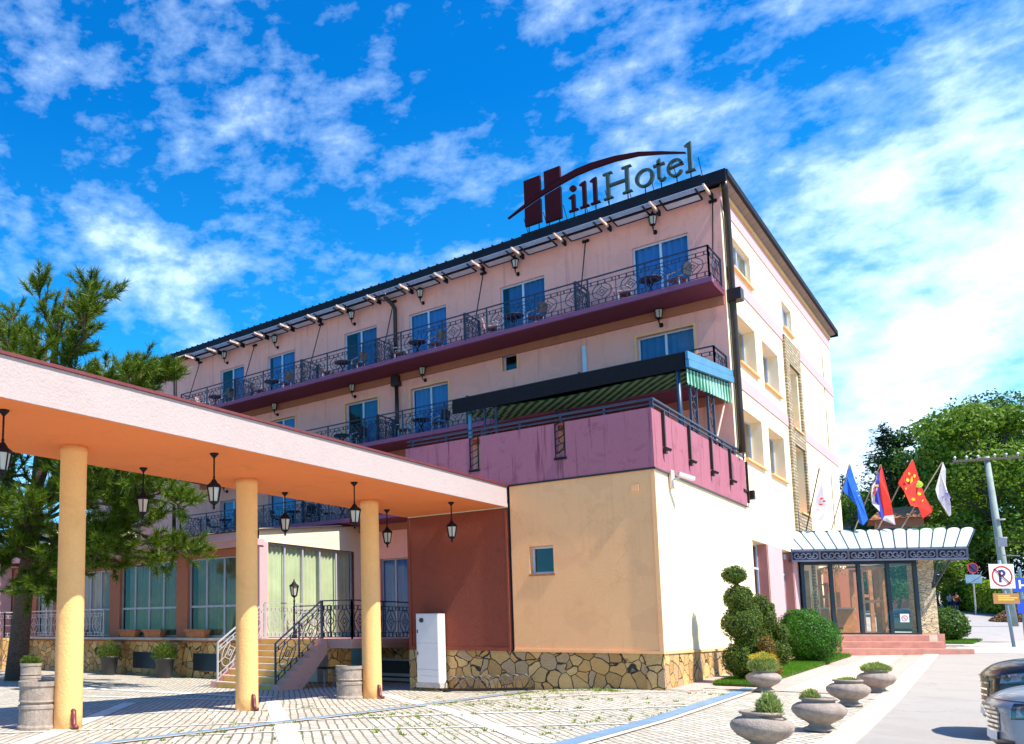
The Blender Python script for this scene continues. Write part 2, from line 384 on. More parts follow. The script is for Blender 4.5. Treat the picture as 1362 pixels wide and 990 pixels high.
# ------------------------------------------------------------------ ground and paving (setting)
def grid_axis(lo, hi, fine_lo, fine_hi, fine, coarse):
    a = []; t = lo
    while t < hi:
        a.append(t); t += fine if fine_lo <= t < fine_hi else coarse
    a.append(hi); return a
def terrain():
    xs = grid_axis(-300, 300, -45, 12, 1.0, 15); ys = grid_axis(-60, 500, -2, 110, 1.0, 15)
    mb = MB(); nx = len(xs)
    vs = [(x, y, g(x, y)) for y in ys for x in xs]
    fs = [(j*nx+i, j*nx+i+1, (j+1)*nx+i+1, (j+1)*nx+i) for j in range(len(ys)-1) for i in range(nx-1)]
    mb.add(vs, fs); return tag(mb.build('ground', 'cobble'), kind='structure')
terrain()
def sheet(name, poly, mat, dz, step=.5, kind='structure', thick=0):
    """flat sheet draped on the ground: convex quad given as 4 corners"""
    a, b, c, d = [V((p[0], p[1], 0)) for p in poly]
    nu = max(1, int(max((b-a).length, (c-d).length)/step)); nv = max(1, int(max((d-a).length, (c-b).length)/step))
    mb = MB(); vs = []
    for j in range(nv+1):
        for i in range(nu+1):
            s, t = i/nu, j/nv
            p = (a*(1-s)+b*s)*(1-t) + (d*(1-s)+c*s)*t
            vs.append((p.x, p.y, g(p.x, p.y)+dz))
    fs = [(j*(nu+1)+i, j*(nu+1)+i+1, (j+1)*(nu+1)+i+1, (j+1)*(nu+1)+i) for j in range(nv) for i in range(nu)]
    mb.add(vs, fs)
    o = mb.build(name, mat); tag(o, kind=kind)
    if thick:
        md = o.modifiers.new('solid', 'SOLIDIFY'); md.thickness = thick; md.offset = -1
    return o
def strip(name, p, q, w, mat, dz, kind='structure', step=.5):
    p = V((*p, 0)); q = V((*q, 0)); n = (q-p).normalized().cross(V((0, 0, 1))) * w/2
    return sheet(name, [(p-n)[:2], (q-n)[:2], (q+n)[:2], (p+n)[:2]], mat, dz, step, kind)
# asphalt forecourt right of the kerb, street beyond
sheet('forecourt_asphalt', [(-2.0, -3), (40, -3), (40, 41), (-2.95, 41)], 'asphalt', .014, 1.0)
for p, q in (((-2.0, 16.2), (9, 14.6)), ((-1.9, 23.5), (9, 22.4))): strip('asphalt_joint', p, q, .018, 'concrete', .0175)
sheet('pavement', [(-3.1, 41), (3.2, 41), (2.4, 52), (-2.0, 50)], 'concrete', .02, 1.0)
sheet('street', [(-8.5, 46.5), (60, 46.5), (60, 74), (-8.5, 74)], 'road', .018, 1.0)
sheet('street', [(-7.0, 74), (-.3, 74), (-5.0, 112), (-9.0, 112)], 'road', .018, 1.0)
sheet('street', [(-.3, 74), (60, 74), (60, 79), (-1.0, 79)], 'road', .0175, 1.0)
sheet('verge', [(-1.0, 79.5), (60, 79.5), (60, 140), (-1.0, 140)], 'leaf_dark', .02, 2.0)
sheet('verge', [(-5.2, 112), (-1, 79.5), (-1, 140), (-5.2, 140)], 'leaf_dark', .025, 2.0)
# kerb stones as real stones (one kerb)
mb = MB(); y = 6.0; i = 0
while y < 41:
    x0 = -1.78 - .031*(y-6); x1 = -1.78 - .031*(y+.96-6)
    za, zb = g(x0, y), g(x1, y+.96)
    mb.add([(x0-.42, y, za-.1), (x0, y, za-.1), (x1, y+.96, zb-.1), (x1-.42, y+.96, zb-.1),
            (x0-.42, y, za+.035), (x0, y, za+.035), (x1, y+.96, zb+.035), (x1-.42, y+.96, zb+.035)],
           [(0,3,2,1),(4,5,6,7),(0,1,5,4),(1,2,6,5),(2,3,7,6),(3,0,4,7)])
    y += .985
tag(mb.build('kerb', 'kerb', bevel=.012), kind='structure')
sheet('pink_paving_strip', [(-3.05, 22.5), (-2.6, 22.5), (-3.2, 41), (-3.75, 41)], 'pinkpave', .012)
sheet('beige_paving', [(-6.2, 24.2), (-3.35, 24.2), (-3.85, 41), (-6.2, 41)], 'beigepave', .008)
sheet('pink_paving_strip', [(-5.25, 24.0), (-4.7, 24.0), (-4.7, 38.5), (-5.25, 38.5)], 'pinkpave', .014)
sheet('pink_paving_strip', [(-6.6, 23.4), (-3.2, 23.4), (-3.2, 24.1), (-6.6, 24.1)], 'pinkpave', .016)
sheet('pink_paving_strip', [(-6.9, 22.6), (-6.25, 22.6), (-6.25, 38), (-6.9, 38)], 'pinkpave', .018)
# white paving bands and thin cross lines in the cobbles
for p, q, w in [((-14.6, 16.45), (-7.7, 9.1), .36), ((-13.6, 20.1), (-5.35, 11.8), .36), ((-10.6, 6.2), (-17.2, 13.9), .36)]:
    strip('white_paving_band', p, q, w, 'white_pave', .008)
for p, q, w in [((-14.2, 6.6), (-10.3, 12.0), .13), ((-10.1, 12.2), (-5.4, 19.0), .13), ((-14.4, 12.0), (-10.4, 17.2), .12), ((-10.0, 17.5), (-5.5, 23.9), .12),
                ((-10.0, 9.2), (-5.3, 15.2), .1), ((-24, 17.0), (-15.5, 17.4), .5), ((-22, 14.0), (-15.5, 16.2), .3)]:
    strip('white_paving_line', p, q, w, 'white_pave', .012)
strip('drain_channel', (-10.2, 5.5), (-10.2, 21.9), .26, 'channel', .018)
strip('drain_channel', (-4.95, 8.5), (-5.42, 23.9), .27, 'channel', .018)
strip('channel_edging', (-4.73, 8.5), (-5.20, 23.9), .12, 'kerb', .022)
strip('channel_edging', (-10.02, 5.5), (-10.02, 21.9), .07, 'kerb', .022)
# weeds growing in the joints
mb = MB(); mb.raw = True
for _ in range(1500):
    k = random.random()
    if k < .45: x = random.uniform(-9.8, -5.3); y = random.uniform(11, 22.2)
    elif k < .7: x = random.uniform(-14, -6.9); y = random.uniform(8, 22)
    elif k < .85: x = random.uniform(-9.9, -7.0); y = random.uniform(21.6, 22.3)
    else: x = -9.95 + random.uniform(-.1, .12); y = random.uniform(9, 21.5)
    if mnoise.noise(V((x*.5, y*.5, 3))) < -.05: continue
    s = random.uniform(.02, .08); z = g(x, y)
    for _ in range(random.randint(4, 9)):
        a = random.random()*2*PI; r = random.uniform(0, s); d = V((math.cos(a), math.sin(a), 0)); p = V((x, y, z)) + d*r
        t = d*s*.5 + V((0, 0, random.uniform(.3, .8)*s)); w = d.cross(V((0, 0, 1)))*s*.22
        mb.add([p-w, p+w, p+t], [(0, 1, 2)])
tag(mb.build('weeds', 'weed'), kind='stuff')
# lawn beside the hotel wall
def lawn(name, corners, n, h=.09):
    o = sheet(name + '_soil', corners, 'lawnsoil', .03, .5, 'structure', .05); o.name = 'lawn_soil'
    a, b, c, d = [V((*p, 0)) for p in corners]; mb = MB(); mb.raw = True
    for _ in range(n):
        s, t = random.random(), random.random(); p = (a*(1-s)+b*s)*(1-t) + (d*(1-s)+c*s)*t
        z = g(p.x, p.y)+.025; an = random.random()*2*PI; w = V((math.cos(an), math.sin(an), 0))*.012
        tip = V((p.x, p.y, z)) + V((random.uniform(-.04, .04), random.uniform(-.04, .04), random.uniform(.5, 1.2)*h))
        mb.add([V((p.x, p.y, z))-w, V((p.x, p.y, z))+w, tip], [(0, 1, 2)])
    return tag(mb.build('grass', 'grassm'), kind='stuff')
lawn('lawn', [(-6.3, 24.2), (-5.3, 24.2), (-5.15, 37.5), (-6.3, 37.5)], 52000, .13)
lawn('lawn', [(-3.4, 47.6), (-2.2, 47.6), (-2.0, 50.6), (-3.6, 50.6)], 5000, .12)

# ------------------------------------------------------------------ windows, railings
X0, YM, YB, YA = -6.9, 30.7, 29.17, 22.39
def window(parent, o, u, n, w, h, rec=.18, cols=2, transom=None, fm='frame', cur='curtain', fw=.06, opened=None, glassm='glass', label=None, gapside=0):
    """o: lower-left corner of the opening in the wall plane"""
    o = V(o); u = V(u); n = V(n); z = V((0, 0, 1)); q = o - n*rec
    mb = MB()
    d = -n*.06
    def fr(x0, x1, z0, z1, dd=0): mb.obox(q + u*x0 + z*z0 + n*dd, u*(x1-x0), z*(z1-z0), d)
    e = .004
    fr(e, w-e, e, fw); fr(e, w-e, h-fw, h-e); fr(e, fw, fw, h-fw); fr(w-fw, w-e, fw, h-fw)
    for k in range(1, cols): x = w*k/cols; fr(x-fw*.6, x+fw*.6, fw, h-fw, .012)
    if transom:
        for t in (transom if isinstance(transom, (list, tuple)) else [transom]): fr(fw, w-fw, t-fw*.6, t+fw*.6, .02)
    win = mb.build('window', fm, parent, label=label)
    gb = MB(); gb.quad(q+u*fw*.8+z*fw*.8-n*.03, q+u*(w-fw*.8)+z*fw*.8-n*.03, q+u*(w-fw*.8)+z*(h-fw*.8)-n*.03, q+u*fw*.8+z*(h-fw*.8)-n*.03)
    gb.build('pane', glassm, win)
    rb = MB(); b0 = q - n*.07
    B = [b0+u*(-.02)+z*(-.02), b0+u*(w+.02)+z*(-.02), b0+u*(w+.02)+z*(h+.02), b0+u*(-.02)+z*(h+.02)]; D = -n*.9
    for i in range(4): rb.quad(B[i], B[(i+1) % 4], B[(i+1) % 4]+D, B[i]+D)
    rb.quad(*[p+D for p in B]); rb.build('window_recess', 'interior', win)
    if cur:
        cb = MB(); cb.smooth = True
        x0 = .02 + gapside*w; steps = int((w-x0)/.035); vs = []
        ph = random.random()*6
        for i in range(steps+1):
            x = x0 + (w-.02-x0)*i/steps; dd = .15 + .042*math.sin(x*26+ph+.8*math.sin(x*5)) + .014*math.sin(x*71+ph*2)
            vs += [q+u*x-n*dd+z*.03, q+u*x-n*(dd+.008*math.sin(x*30))+z*(h-.03)]
        cb.add(vs, [(2*i, 2*i+2, 2*i+3, 2*i+1) for i in range(steps)]); cb.build('curtain', cur, win)
    return win
def rail_path(mb, pts, h=1.07, th=.03, mod=.98, post=2, base=.06, rings=True, rr=.33):
    """wrought iron railing along points (may slope)"""
    Z = V((0, 0, 1))
    for a, b in zip(pts, pts[1:]):
        a = V(a); b = V(b); d = b-a; Lh = math.hypot(d.x, d.y); n = max(1, round(Lh/mod))
        P = lambda s, t: a + d*s + Z*t
        for t, w in ((h, .05), (h-.17, th*.8), (h-.29, th*.7), (base+.15, th*.7), (base, th*.8)): mb.bar(P(0, t), P(1, t), w, w*.8)
        mb.bar(P(0, -.02), P(0, h), .05); mb.bar(P(1, -.02), P(1, h), .05)
        for i in range(n):
            s0 = i/n; s1 = (i+1)/n; sm = (s0+s1)/2
            if i: mb.bar(P(s0, base), P(s0, h if i % post == 0 else h-.17), .045 if i % post == 0 else .02)
            # small knots between the double rails
            for k in range(4):
                s = s0+(k+.5)/4*(s1-s0)
                mb.bar(P(s, h-.29), P(s, h-.17), .035); mb.bar(P(s, base), P(s, base+.15), .035)
            if rings:
                c = (base+.15 + h-.29)/2; R1 = (h-.29-base-.15)/2; ex = rr/Lh
                ex = min(ex, (s1-s0)*.46)
                ring = [P(sm+ex*math.cos(t*PI/8), c+R1*math.sin(t*PI/8)) for t in range(17)]
                for p, q in zip(ring, ring[1:]): mb.bar(p, q, .022)
                for f in (.62, .27):
                    dm = [P(sm+ex*f, c), P(sm, c+R1*f), P(sm-ex*f, c), P(sm, c-R1*f), P(sm+ex*f, c)]
                    for p, q in zip(dm, dm[1:]): mb.bar(p, q, .02)
                for sx, sz in ((1, 0), (-1, 0), (0, 1), (0, -1)):
                    mb.bar(P(sm+ex*.62*sx, c+R1*.62*sz), P(sm+ex*sx, c+R1*sz), .018)
                mb.bar(P(sm+ex, c), P(s1, c), .016); mb.bar(P(s0, c), P(sm-ex, c), .016)
    return mb
UX, UY, NF, NR = V((1, 0, 0)), V((0, 1, 0)), V((0, -1, 0)), V((1, 0, 0))
# ------------------------------------------------------------------ hotel main building
hotel = thing('hotel_building', 'four storey pink and cream hotel with long railed balconies and dark eaves', 'building', (X0, YM, 0))
XL = -42.0
top_w = [(-9.81, -7.94), (-14.92, -13.07), (-19.18, -17.36), (-22.69, -20.88), (-27.48, -25.70), (-30.84, -29.12), (-37.0, -35.4), (-40.4, -38.9)]
def fh(ws, z0, z1): return [(a-XL, b-XL, z0, z1) for a, b in ws]
holes = fh(top_w[:6], 12.86, 15.2) + fh(top_w[6:], 13.5, 15.0)
mid_w = [w for w in top_w[:6] if w[0] != -14.92]
holes += fh(mid_w, 9.5, 11.87) + [(-14.92-XL, -14.31-XL, 11.74, 12.4)]
holes += fh(top_w[:6], 6.32, 8.2)
holes += fh([(-20.9, -19.5)], 1.22, 4.6)
mb = MB().wall((XL, YM, -1), UX, NF, X0-XL, 17.45, [(a, b, c+1, d+1) for a, b, c, d in holes], .2)
mb.build('front_wall', 'front', hotel)
# side wall facing the forecourt
YE = 50.75
side = [(31.75, 34.45, 13.98, 15.16), (39.6, 41.45, 13.96, 15.12), (31.95, 34.5, 10.65, 12.38), (35.55, 38.17, 10.65, 12.36),
        (31.95, 34.64, 7.27, 9.02), (35.65, 38.27, 7.25, 9.03)]
slots = [(48.35, 48.62, 12.3+.5, 15.0), (48.35, 48.62, 9.72, 12.3), (48.35, 48.62, 6.2, 9.0)]
rec = [(39.95, 41.75, 9.75, 12.45, .55), (40.25, 41.95, 6.28, 9.07, .55)]
gfl = [(32.1, 34.16, 1.45, 4.52, .35), (36.4, 38.3, 1.45, 4.52, .35)]
hs = [(a-YM, b-YM, c+1, d+1, .42) for a, b, c, d in side] + [(a-YM, b-YM, c+1, d+1, .12) for a, b, c, d in slots] + [(a-YM, b-YM, c+1, d+1, e) for a, b, c, d, e in rec+gfl]
mb = MB().wall((X0, YM, -1), UY, NR, YE-YM, 17.45, hs, .3)
mb.build('side_wall', 'cream_light', hotel)
mb = MB(); mb.wall((X0, YE, -1), V((-1, 0, 0)), UY, X0-XL, 17.45).wall((XL, YE, -1), V((0, -1, 0)), V((-1, 0, 0)), YE-YM, 17.45)
mb.build('rear_wall', 'cream_light', hotel)
# pink string bands on the side wall, frieze under the eaves
mb = MB()
for z0, z1 in ((9.68, 10.13), (13.27, 13.74)):
    for a, b in ((YM+.35, 39.24), (42.31, YE+.004)): mb = MB(); mb.box((X0+.002, a, z0), (X0+.03, b, z1)); mb.build('pink_string_band', 'pinkband', hotel)
mb = MB(); mb.box((X0+.002, YM+.01, 15.75), (X0+.025, YE+.004, 16.44))
mb.build('pink_frieze', 'pinkband', hotel)
mb = MB(); mb.box((X0+.003, YM-.02, 16.26), (X0+.08, YE+.02, 16.43)); mb.build('eave_trim', 'orangetrim', hotel)
# ledger stone pilaster with recesses
for (a, b, z0, z1) in ((39.25, 39.95, 0, 13.55), (41.95, 42.3, 0, 13.55), (39.95, 41.95, 12.47, 13.55), (39.95, 41.95, 9.08, 9.72), (39.95, 41.95, 4.4, 6.25)):
    mb = MB() if (a, z0) == (39.25, 0) else mb
    mb.box((X0+.004, a+.001, z0), (X0+.09, b-.001, z1))
mb.box((X0-.52, 39.97, 9.76), (X0-.46, 41.73, 12.44)); mb.box((X0-.52, 40.27, 6.3), (X0-.46, 41.93, 9.05))
mb.build('stone_pilaster', 'ledger', hotel)
for a, b, z in ((39.95, 41.75, 9.72), (40.25, 41.95, 6.24)): mb = MB(); mb.box((X0-.4, a+.01, z+.005), (X0+.14, b-.01, z+.07)); mb.build('window_sill', 'cream', hotel)
for a, b, z in [(s[0], s[1], s[2]) for s in side]: mb = MB(); mb.box((X0-.35, a-.05, z-.05), (X0+.10, b+.05, z+.02)); mb.build('window_sill', 'cream', hotel)
for i, (a, b, c, d) in enumerate(side):
    window(hotel, (X0, a, c+.02), UY, NR, b-a, d-c-.02, .36 if i > 1 else .14, 2, fm='frame', cur='curtain' if i in (1, 3) else None, gapside=.3)
for a, b, c, d, e in gfl: window(hotel, (X0, a, c), UY, NR, b-a, d-c, .3, 2, transom=2.2, fm='frame', cur=None)
# pink piers between the ground floor windows
for a, b in ((34.17, 36.39), (38.31, 39.24)): mb = MB(); mb.box((X0+.003, a, 1.2), (X0+.03, b, 4.52)); mb.build('pink_pier', 'pinkband', hotel)
for a, b in ((32.1, 34.16), (36.4, 38.3)): mb = MB(); mb.box((X0-.30, b-.03, 1.46), (X0-.002, b-.002, 4.51)); mb.build('pink_reveal', 'pinkreveal', hotel)
for i, (a, b) in enumerate(top_w):
    if i < 6: window(hotel, (a, YM, 12.86), UX, NF, b-a, 2.34, .1, 2, gapside=(0, .12, .0, .3, .08, .35)[i], cur=('curtain', 'curtain_b', 'curtain', 'curtain_b', 'curtain', 'curtain')[i])
    else: window(hotel, (a, YM, 13.5), UX, NF, b-a, 1.5, .1, 2)
for i, (a, b) in enumerate(mid_w): window(hotel, (a, YM, 9.5), UX, NF, b-a, 2.37, .17, 2, cur=('curtain_b', 'curtain', 'curtain_b', 'curtain', 'curtain_b')[i], gapside=.4 if i in (2, 3) else 0)
window(hotel, (-14.92, YM, 11.74), UX, NF, .61, .66, .17, 1, cur=None)
for a, b in top_w[:6]: window(hotel, (a, YM, 6.32), UX, NF, b-a, 1.88, .17, 2)
window(hotel, (-20.9, YM, 1.22), UX, NF, 1.4, 3.38, .15, 2, fm='framegrey', cur='curtain')
# plaster trims round the mid-floor windows
for a, b in mid_w + [(-14.92, -14.31)]:
    z1 = 11.87 if b-a > 1 else 12.4; z0 = 9.5 if b-a > 1 else 11.74
    mb = MB(); mb.box((a-.07, YM-.025, z1), (b+.07, YM-.002, z1+.07)); mb.box((a-.07, YM-.025, z0), (a, YM-.002, z1-.001)); mb.box((b, YM-.025, z0), (b+.07, YM-.002, z1-.001)); mb.build('window_surround', 'cream', hotel)
# balcony slabs
for k, z in enumerate((12.82, 9.46, 6.3)):
    xl = -32.3
    mb = MB(); mb.mat('slab'); mb.box((xl, YB, z-.2), (X0-.04, YM-.01, z-.03)); mb.mat('slab_edge'); mb.box((xl-.03, YB-.04, z-.17), (X0-.02, YB+.25, z)); mb.box((xl, YB+.251, z-.0295), (X0-.03, YM-.01, z-.004))
    mb.mat('brown_wall'); mb.box((xl, YM-.1, z-.5), (X0-.05, YM-.011, z-.2))
    sl = mb.build('balcony_slab', None, hotel)
    rb = MB(); rail_path(rb, [(xl+.05, YM-.05, z), (xl+.05, YB+.03, z), (X0-.1, YB+.03, z), (X0-.1, YM-.05, z)]); rb.build('balcony_railing', 'railmetal', sl)
    for x in (-11.35, -15.75, -19.95, -24.1, -28.3):
        db = MB()
        for yy in (YB+.12, YM-.25): db.bar((x, yy, z), (x, yy, z+1.5 if 0 else z+1.15), .09)
        rail_path(db, [(x, YB+.12, z), (x, YM-.2, z)], 1.15, mod=.66, post=9, rr=.28)
        for t in range(12): # lattice side panel
            db.bar((x-.02, YB+.14, z+.08+t*.085), (x+.18, YB+.14, z+.17+t*.085), .022)
        db.build('balcony_divider', 'railmetal', sl)
# eaves, roof, gutter, pergola brackets
fx, fy, bx, by = X0+.26, YM-.38, XL-.3, YE+.4
zt = 16.81
mb = MB(); mb.mat('gutter')
mb.box((bx, fy-.10, zt-.42), (fx+.06, fy, zt)); mb.box((fx, fy+.001, zt-.20), (fx+.10, by, zt))
mb.box((bx-.1, fy, zt-.3), (bx, by, zt)); mb.box((bx, by, zt-.3), (fx+.1, by+.1, zt))
for i in range(int((fx-bx)/.42)): mb.box((bx+i*.42, fy-.08, zt), (bx+i*.42+.06, fy+.25, zt+.06))
mb.build('gutter', None, hotel)
mb = MB(); mb.mat('eaveboard'); mb.quad((X0, YM, zt-.36), (fx, fy, zt-.20), (fx, by, zt-.20), (X0, YE, zt-.36))
mb.mat('gutter'); mb.quad((XL, YM, zt-.3), (X0, YM, zt-.3), (fx, fy, zt-.32), (bx, fy, zt-.32)); mb.quad((XL, YE, zt-.32), (X0, YE, zt-.32), (fx, by, zt-.16), (bx, by, zt-.16)); mb.quad((XL, YM, zt-.3), (XL, YE, zt-.3), (bx, by, zt-.16), (bx, fy, zt-.16))
mb.build('eave_soffit', None, hotel)
mb = MB(); ry = (fy+by)/2
mb.add([(bx, fy, zt-.02), (fx, fy, zt-.02), (fx, by, zt-.02), (bx, by, zt-.02), (bx+8, ry, zt+1.3), (fx-8, ry, zt+1.3)], [(0, 1, 5, 4), (1, 2, 5), (2, 3, 4, 5), (3, 0, 4)])
mb.build('roof', 'rooftile', hotel)
bxs = [-7.11-1.69*i for i in range(16)]
for x in bxs:
    mb = MB(); mb.mat('bracket'); mb.prism([(0, 0), (1.02, .0), (1.07, .03), (1.07, .09), (0, .09)], (x-.03, YM-.03, 16.12), V((0, -1, 0)), V((0, 0, 1)), V((.055, 0, 0)))
    mb.mat('gutter'); mb.box((x-.035, YM-.32, 16.07), (x+.03, YM-.02, 16.26)); mb.build('eave_bracket', None, hotel)
for a, b in zip(bxs[1:], bxs):
    mb = MB(); mb.mat('gutter')
    mb.mat('slat')
    for yy in (YM-1.0, YM-.90, YM-.80, YM-.70): mb.bar((a+.03, yy, 16.2), (b-.03, yy, 16.2), .028)
    mb.mat('gutter')
    for yy, zz in ((YM-.16, 16.13), (YM-.62, 16.15)): mb.bar((a+.28, yy, zz), (b-.28, yy, zz), .05)
    for xx in (a+.28, b-.28): mb.bar((xx, YM-.16, 16.13), (xx, YM-.98, 16.18), .045)
    mb.mat('palepanel'); mb.quad((a+.3, YM-.18, 16.125), (b-.3, YM-.18, 16.125), (b-.3, YM-.60, 16.145), (a+.3, YM-.60, 16.145))
    mb.build('sunshade_panel', None, hotel)
# downpipes
mb = MB(); mb.smooth = True
mb.tube([(-20.1, YM-.5, 16.4), (-20.1, YM-.45, 16.1), (-19.9, YM-.25, 15.85), (-19.8, YM-.15, 15.6), (-19.8, YM-.14, 12.9)], .085, 10)
mb.tube([(-19.8, YM-.14, 12.55), (-19.8, YM-.14, 9.6)], .085, 10); mb.smooth = False; mb.box((-19.98, YM-.32, 12.1), (-19.62, YM-.02, 12.55)); mb.smooth = True
mb.build('downpipe', 'brownmetal', hotel); mb = MB(); mb.smooth = True
mb.tube([(-32.6, YM-.5, 16.4), (-32.6, YM-.9, 16.25), (-32.6, YB-.1, 15.9), (-32.6, YB-.1, 12.9), (-32.6, YB-.1, 6.4)], .1, 10)
mb.build('downpipe', 'brownmetal', hotel)
mb = MB(); mb.smooth = True
mb.tube([(X0+.22, YM-.3, 16.45), (X0+.22, YM-.2, 16.2), (X0+.15, YM+.1, 15.95), (X0+.13, YM+.28, 15.6), (X0+.13, YM+.28, 9), (X0+.13, YM+.28, 7.3)], .105, 12)
mb.smooth = False; mb.box((X0+.0, YM+.08, 12.45), (X0+.42, YM+.5, 12.85)); mb.tube([(X0+.03, YM+.55, 6.1), (X0+.03, YM+1.25, 6.1)], .05)
mb.box((X0+.03, YM+1.15, 5.85), (X0+.2, YM+1.35, 6.15))
mb.build('downpipe', 'brownmetal', hotel)
# tie rods (awning cranks) on the top floor wall
for x, dx in ((-7.1, 0), (-11.41, -.1), (-15.58, -.2), (-19.9, -.25), (-24.0, -.35), (-28.3, -.4), (-32.35, -.45)):
    mb = MB(); mb.bar((x, YM-.08, 16.0), (x+dx, YM-.5, 13.9), .03); mb.box((x-.12, YM-.12, 15.95), (x+.12, YM-.02, 16.03)); mb.build('wall_rod', 'blackmetal', hotel)
mb = MB(); mb.box((-11.72, YM-.09, 8.2), (-11.58, YM-.003, 12.0)); mb.build('conduit', 'frame', hotel)
# wall lanterns (fixed to the wall, removable things)
def lantern_mesh(parent, s, z0, hang):
    """six-sided lantern body from z0 (bottom tip) upwards, scale s"""
    mb = MB(); k = 6
    prof = [(.012, 0), (.02, .03), (.035, .04), (.014, .055), (.03, .085), (.075, .12), (.085, .14)]
    mb.lathe([(r*s, z0+z*s) for r, z in prof], n=8)
    zb, zt2 = z0+.14*s, z0+.38*s
    for i in range(k):
        a = 2*PI*i/k; mb.bar((.082*s*math.cos(a), .082*s*math.sin(a), zb), (.125*s*math.cos(a), .125*s*math.sin(a), zt2), .016*s)
    mb.lathe([(.135*s, zt2), (.15*s, zt2+.015*s), (.13*s, zt2+.045*s), (.075*s, zt2+.085*s), (.04*s, zt2+.14*s), (.03*s, zt2+.15*s), (.014*s, zt2+.17*s), (.026*s, zt2+.19*s), (.008*s, zt2+.215*s)], n=6, a0=0)
    body = mb.build('lamp_frame', 'blackmetal', parent)
    gb = MB(); gb.lathe([(.072*s, zb), (.112*s, zt2)], n=6); gb.build('lamp_glass', 'lampglass', parent)
    return zt2+.2*s
proto = thing('wall_lantern', 'x', 'lamp', (0, 0, 0), 1e-9)
lantern_mesh(proto, 1.15, -.05, False)
mb = MB(); mb.smooth = True; mb.tube([(0, 0, -.03), (0, .05, -.10), (0, .13, -.12), (0, .2, -.06), (0, .24, -.10)], .02, 6); mb.lathe([(.05, -.16), (.07, -.1), (.05, -.02)], (0, .24, 0), 8); mb.build('wall_bracket', 'blackmetal', proto)
first = True
ordn = ['first', 'second', 'third', 'fourth', 'fifth', 'sixth']
for i, x in enumerate((-8.98, -14.12, -18.44, -22.07, -26.77, -30.3)):
    place(proto, first, (x, YM-.27, 15.62), 0, 'black wall lantern above the %s top floor balcony door from the corner' % ordn[i], 'wall lanterns on the hotel front'); first = False
for i, x in enumerate((-8.95, -18.42, -22.1, -26.8, -30.3)):
    place(proto, False, (x, YM-.27, 12.2), 0, 'black wall lantern under the top balcony slab, %s from the corner' % ordn[i], 'wall lanterns on the hotel front')
for i, x in enumerate((-22.1, -26.8, -30.3)):
    place(proto, False, (x, YM-.27, 8.75), 0, 'black wall lantern over the lowest balcony, %s from the walkway end' % ordn[i], 'wall lanterns on the hotel front')
# ------------------------------------------------------------------ rooftop sign
sign = thing('rooftop_sign', 'rooftop lettering reading Hill Hotel in maroon and grey with a swoosh', 'sign', (-10.8, 31.0, 16.8))
ys = 31.0; W = V((0, .14, 0)); kS = 31/30
def pr(mb, poly): mb.prism([(x*kS, 1.45+(z-1.45)*kS) for x, z in poly], (0, ys-.07, 0), UX, V((0, 0, 1)), W)
def ringp(mb, cx, cz, ro, rz, ri, riz, tilt=0, a0=0, a1=2*PI, n=28):
    P, Q = [], []
    for i in range(n+1):
        a = a0+(a1-a0)*i/n
        P.append((cx+ro*math.cos(a), cz+rz*math.sin(a))); b = a+tilt
        Q.append((cx+ri*math.cos(a), cz+riz*math.sin(a)))
    for i in range(n): pr(mb, [P[i], P[i+1], Q[i+1], Q[i]])
top = [(-14.13, 17.60), (-13.47, 17.90), (-12.76, 18.20), (-11.96, 18.46), (-11.4, 18.56), (-10.86, 18.58), (-10.0, 18.50), (-9.2, 18.33), (-8.44, 18.04), (-7.68, 17.70)]
bot = [(-14.13, 17.57), (-13.47, 17.80), (-12.76, 18.03), (-11.96, 18.22), (-11.4, 18.32), (-10.86, 18.35), (-10.0, 18.32), (-9.2, 18.20), (-8.44, 17.96), (-7.68, 17.68)]
mb = MB()
for i in range(len(top)-1): pr(mb, [top[i], top[i+1], bot[i+1], bot[i]])
def sw(x, c): return interp(x, c)
for a, b, z0, z1 in ((-13.43, -12.78, 17.0, 18.85), (-12.62, -12.0, 16.88, 18.92)):
    pr(mb, [(a, z0), (b, z0), (b, sw(b, bot)-.10), (a, sw(a, bot)-.10)])
    pr(mb, [(a, sw(a, top)-.02), (b, sw(b, top)-.02), (b, z1), (a, z1)])
def serif_l(mb, x, zb, zt_, w=.13, s=.11):
    pr(mb, [(x-w/2, zb+.06), (x+w/2, zb+.06), (x+w/2, zt_), (x-w/2, zt_-.03)]); pr(mb, [(x-w/2-s, zb), (x+w/2+s, zb), (x+w/2+s*.8, zb+.06), (x-w/2-s*.8, zb+.06)])
    pr(mb, [(x-w/2-s, zt_-.10), (x-w/2, zt_-.15), (x-w/2, zt_-.03)])
serif_l(mb, -11.55, 16.98, 17.62); mb_i = [( -11.55+.12*math.cos(t*PI/6), 17.86+.11*math.sin(t*PI/6)) for t in range(12)]; pr(mb, mb_i)
serif_l(mb, -11.14, 16.98, 17.98); serif_l(mb, -10.75, 16.98, 17.98)
mb.build('maroon_letters', 'signmaroon', sign)
mb = MB()
for x in (-10.28, -9.62):
    w = .12; pr(mb, [(x-w/2, 17.04), (x+w/2, 17.04), (x+w/2, 17.92), (x-w/2, 17.92)])
    for z in (16.98, 17.92): pr(mb, [(x-.17, z), (x+.17, z), (x+.15, z+.06), (x-.15, z+.06)])
pr(mb, [(-10.22, 17.43), (-9.68, 17.43), (-9.68, 17.52), (-10.22, 17.52)])
ringp(mb, -9.03, 17.30, .32, .33, .20, .26)
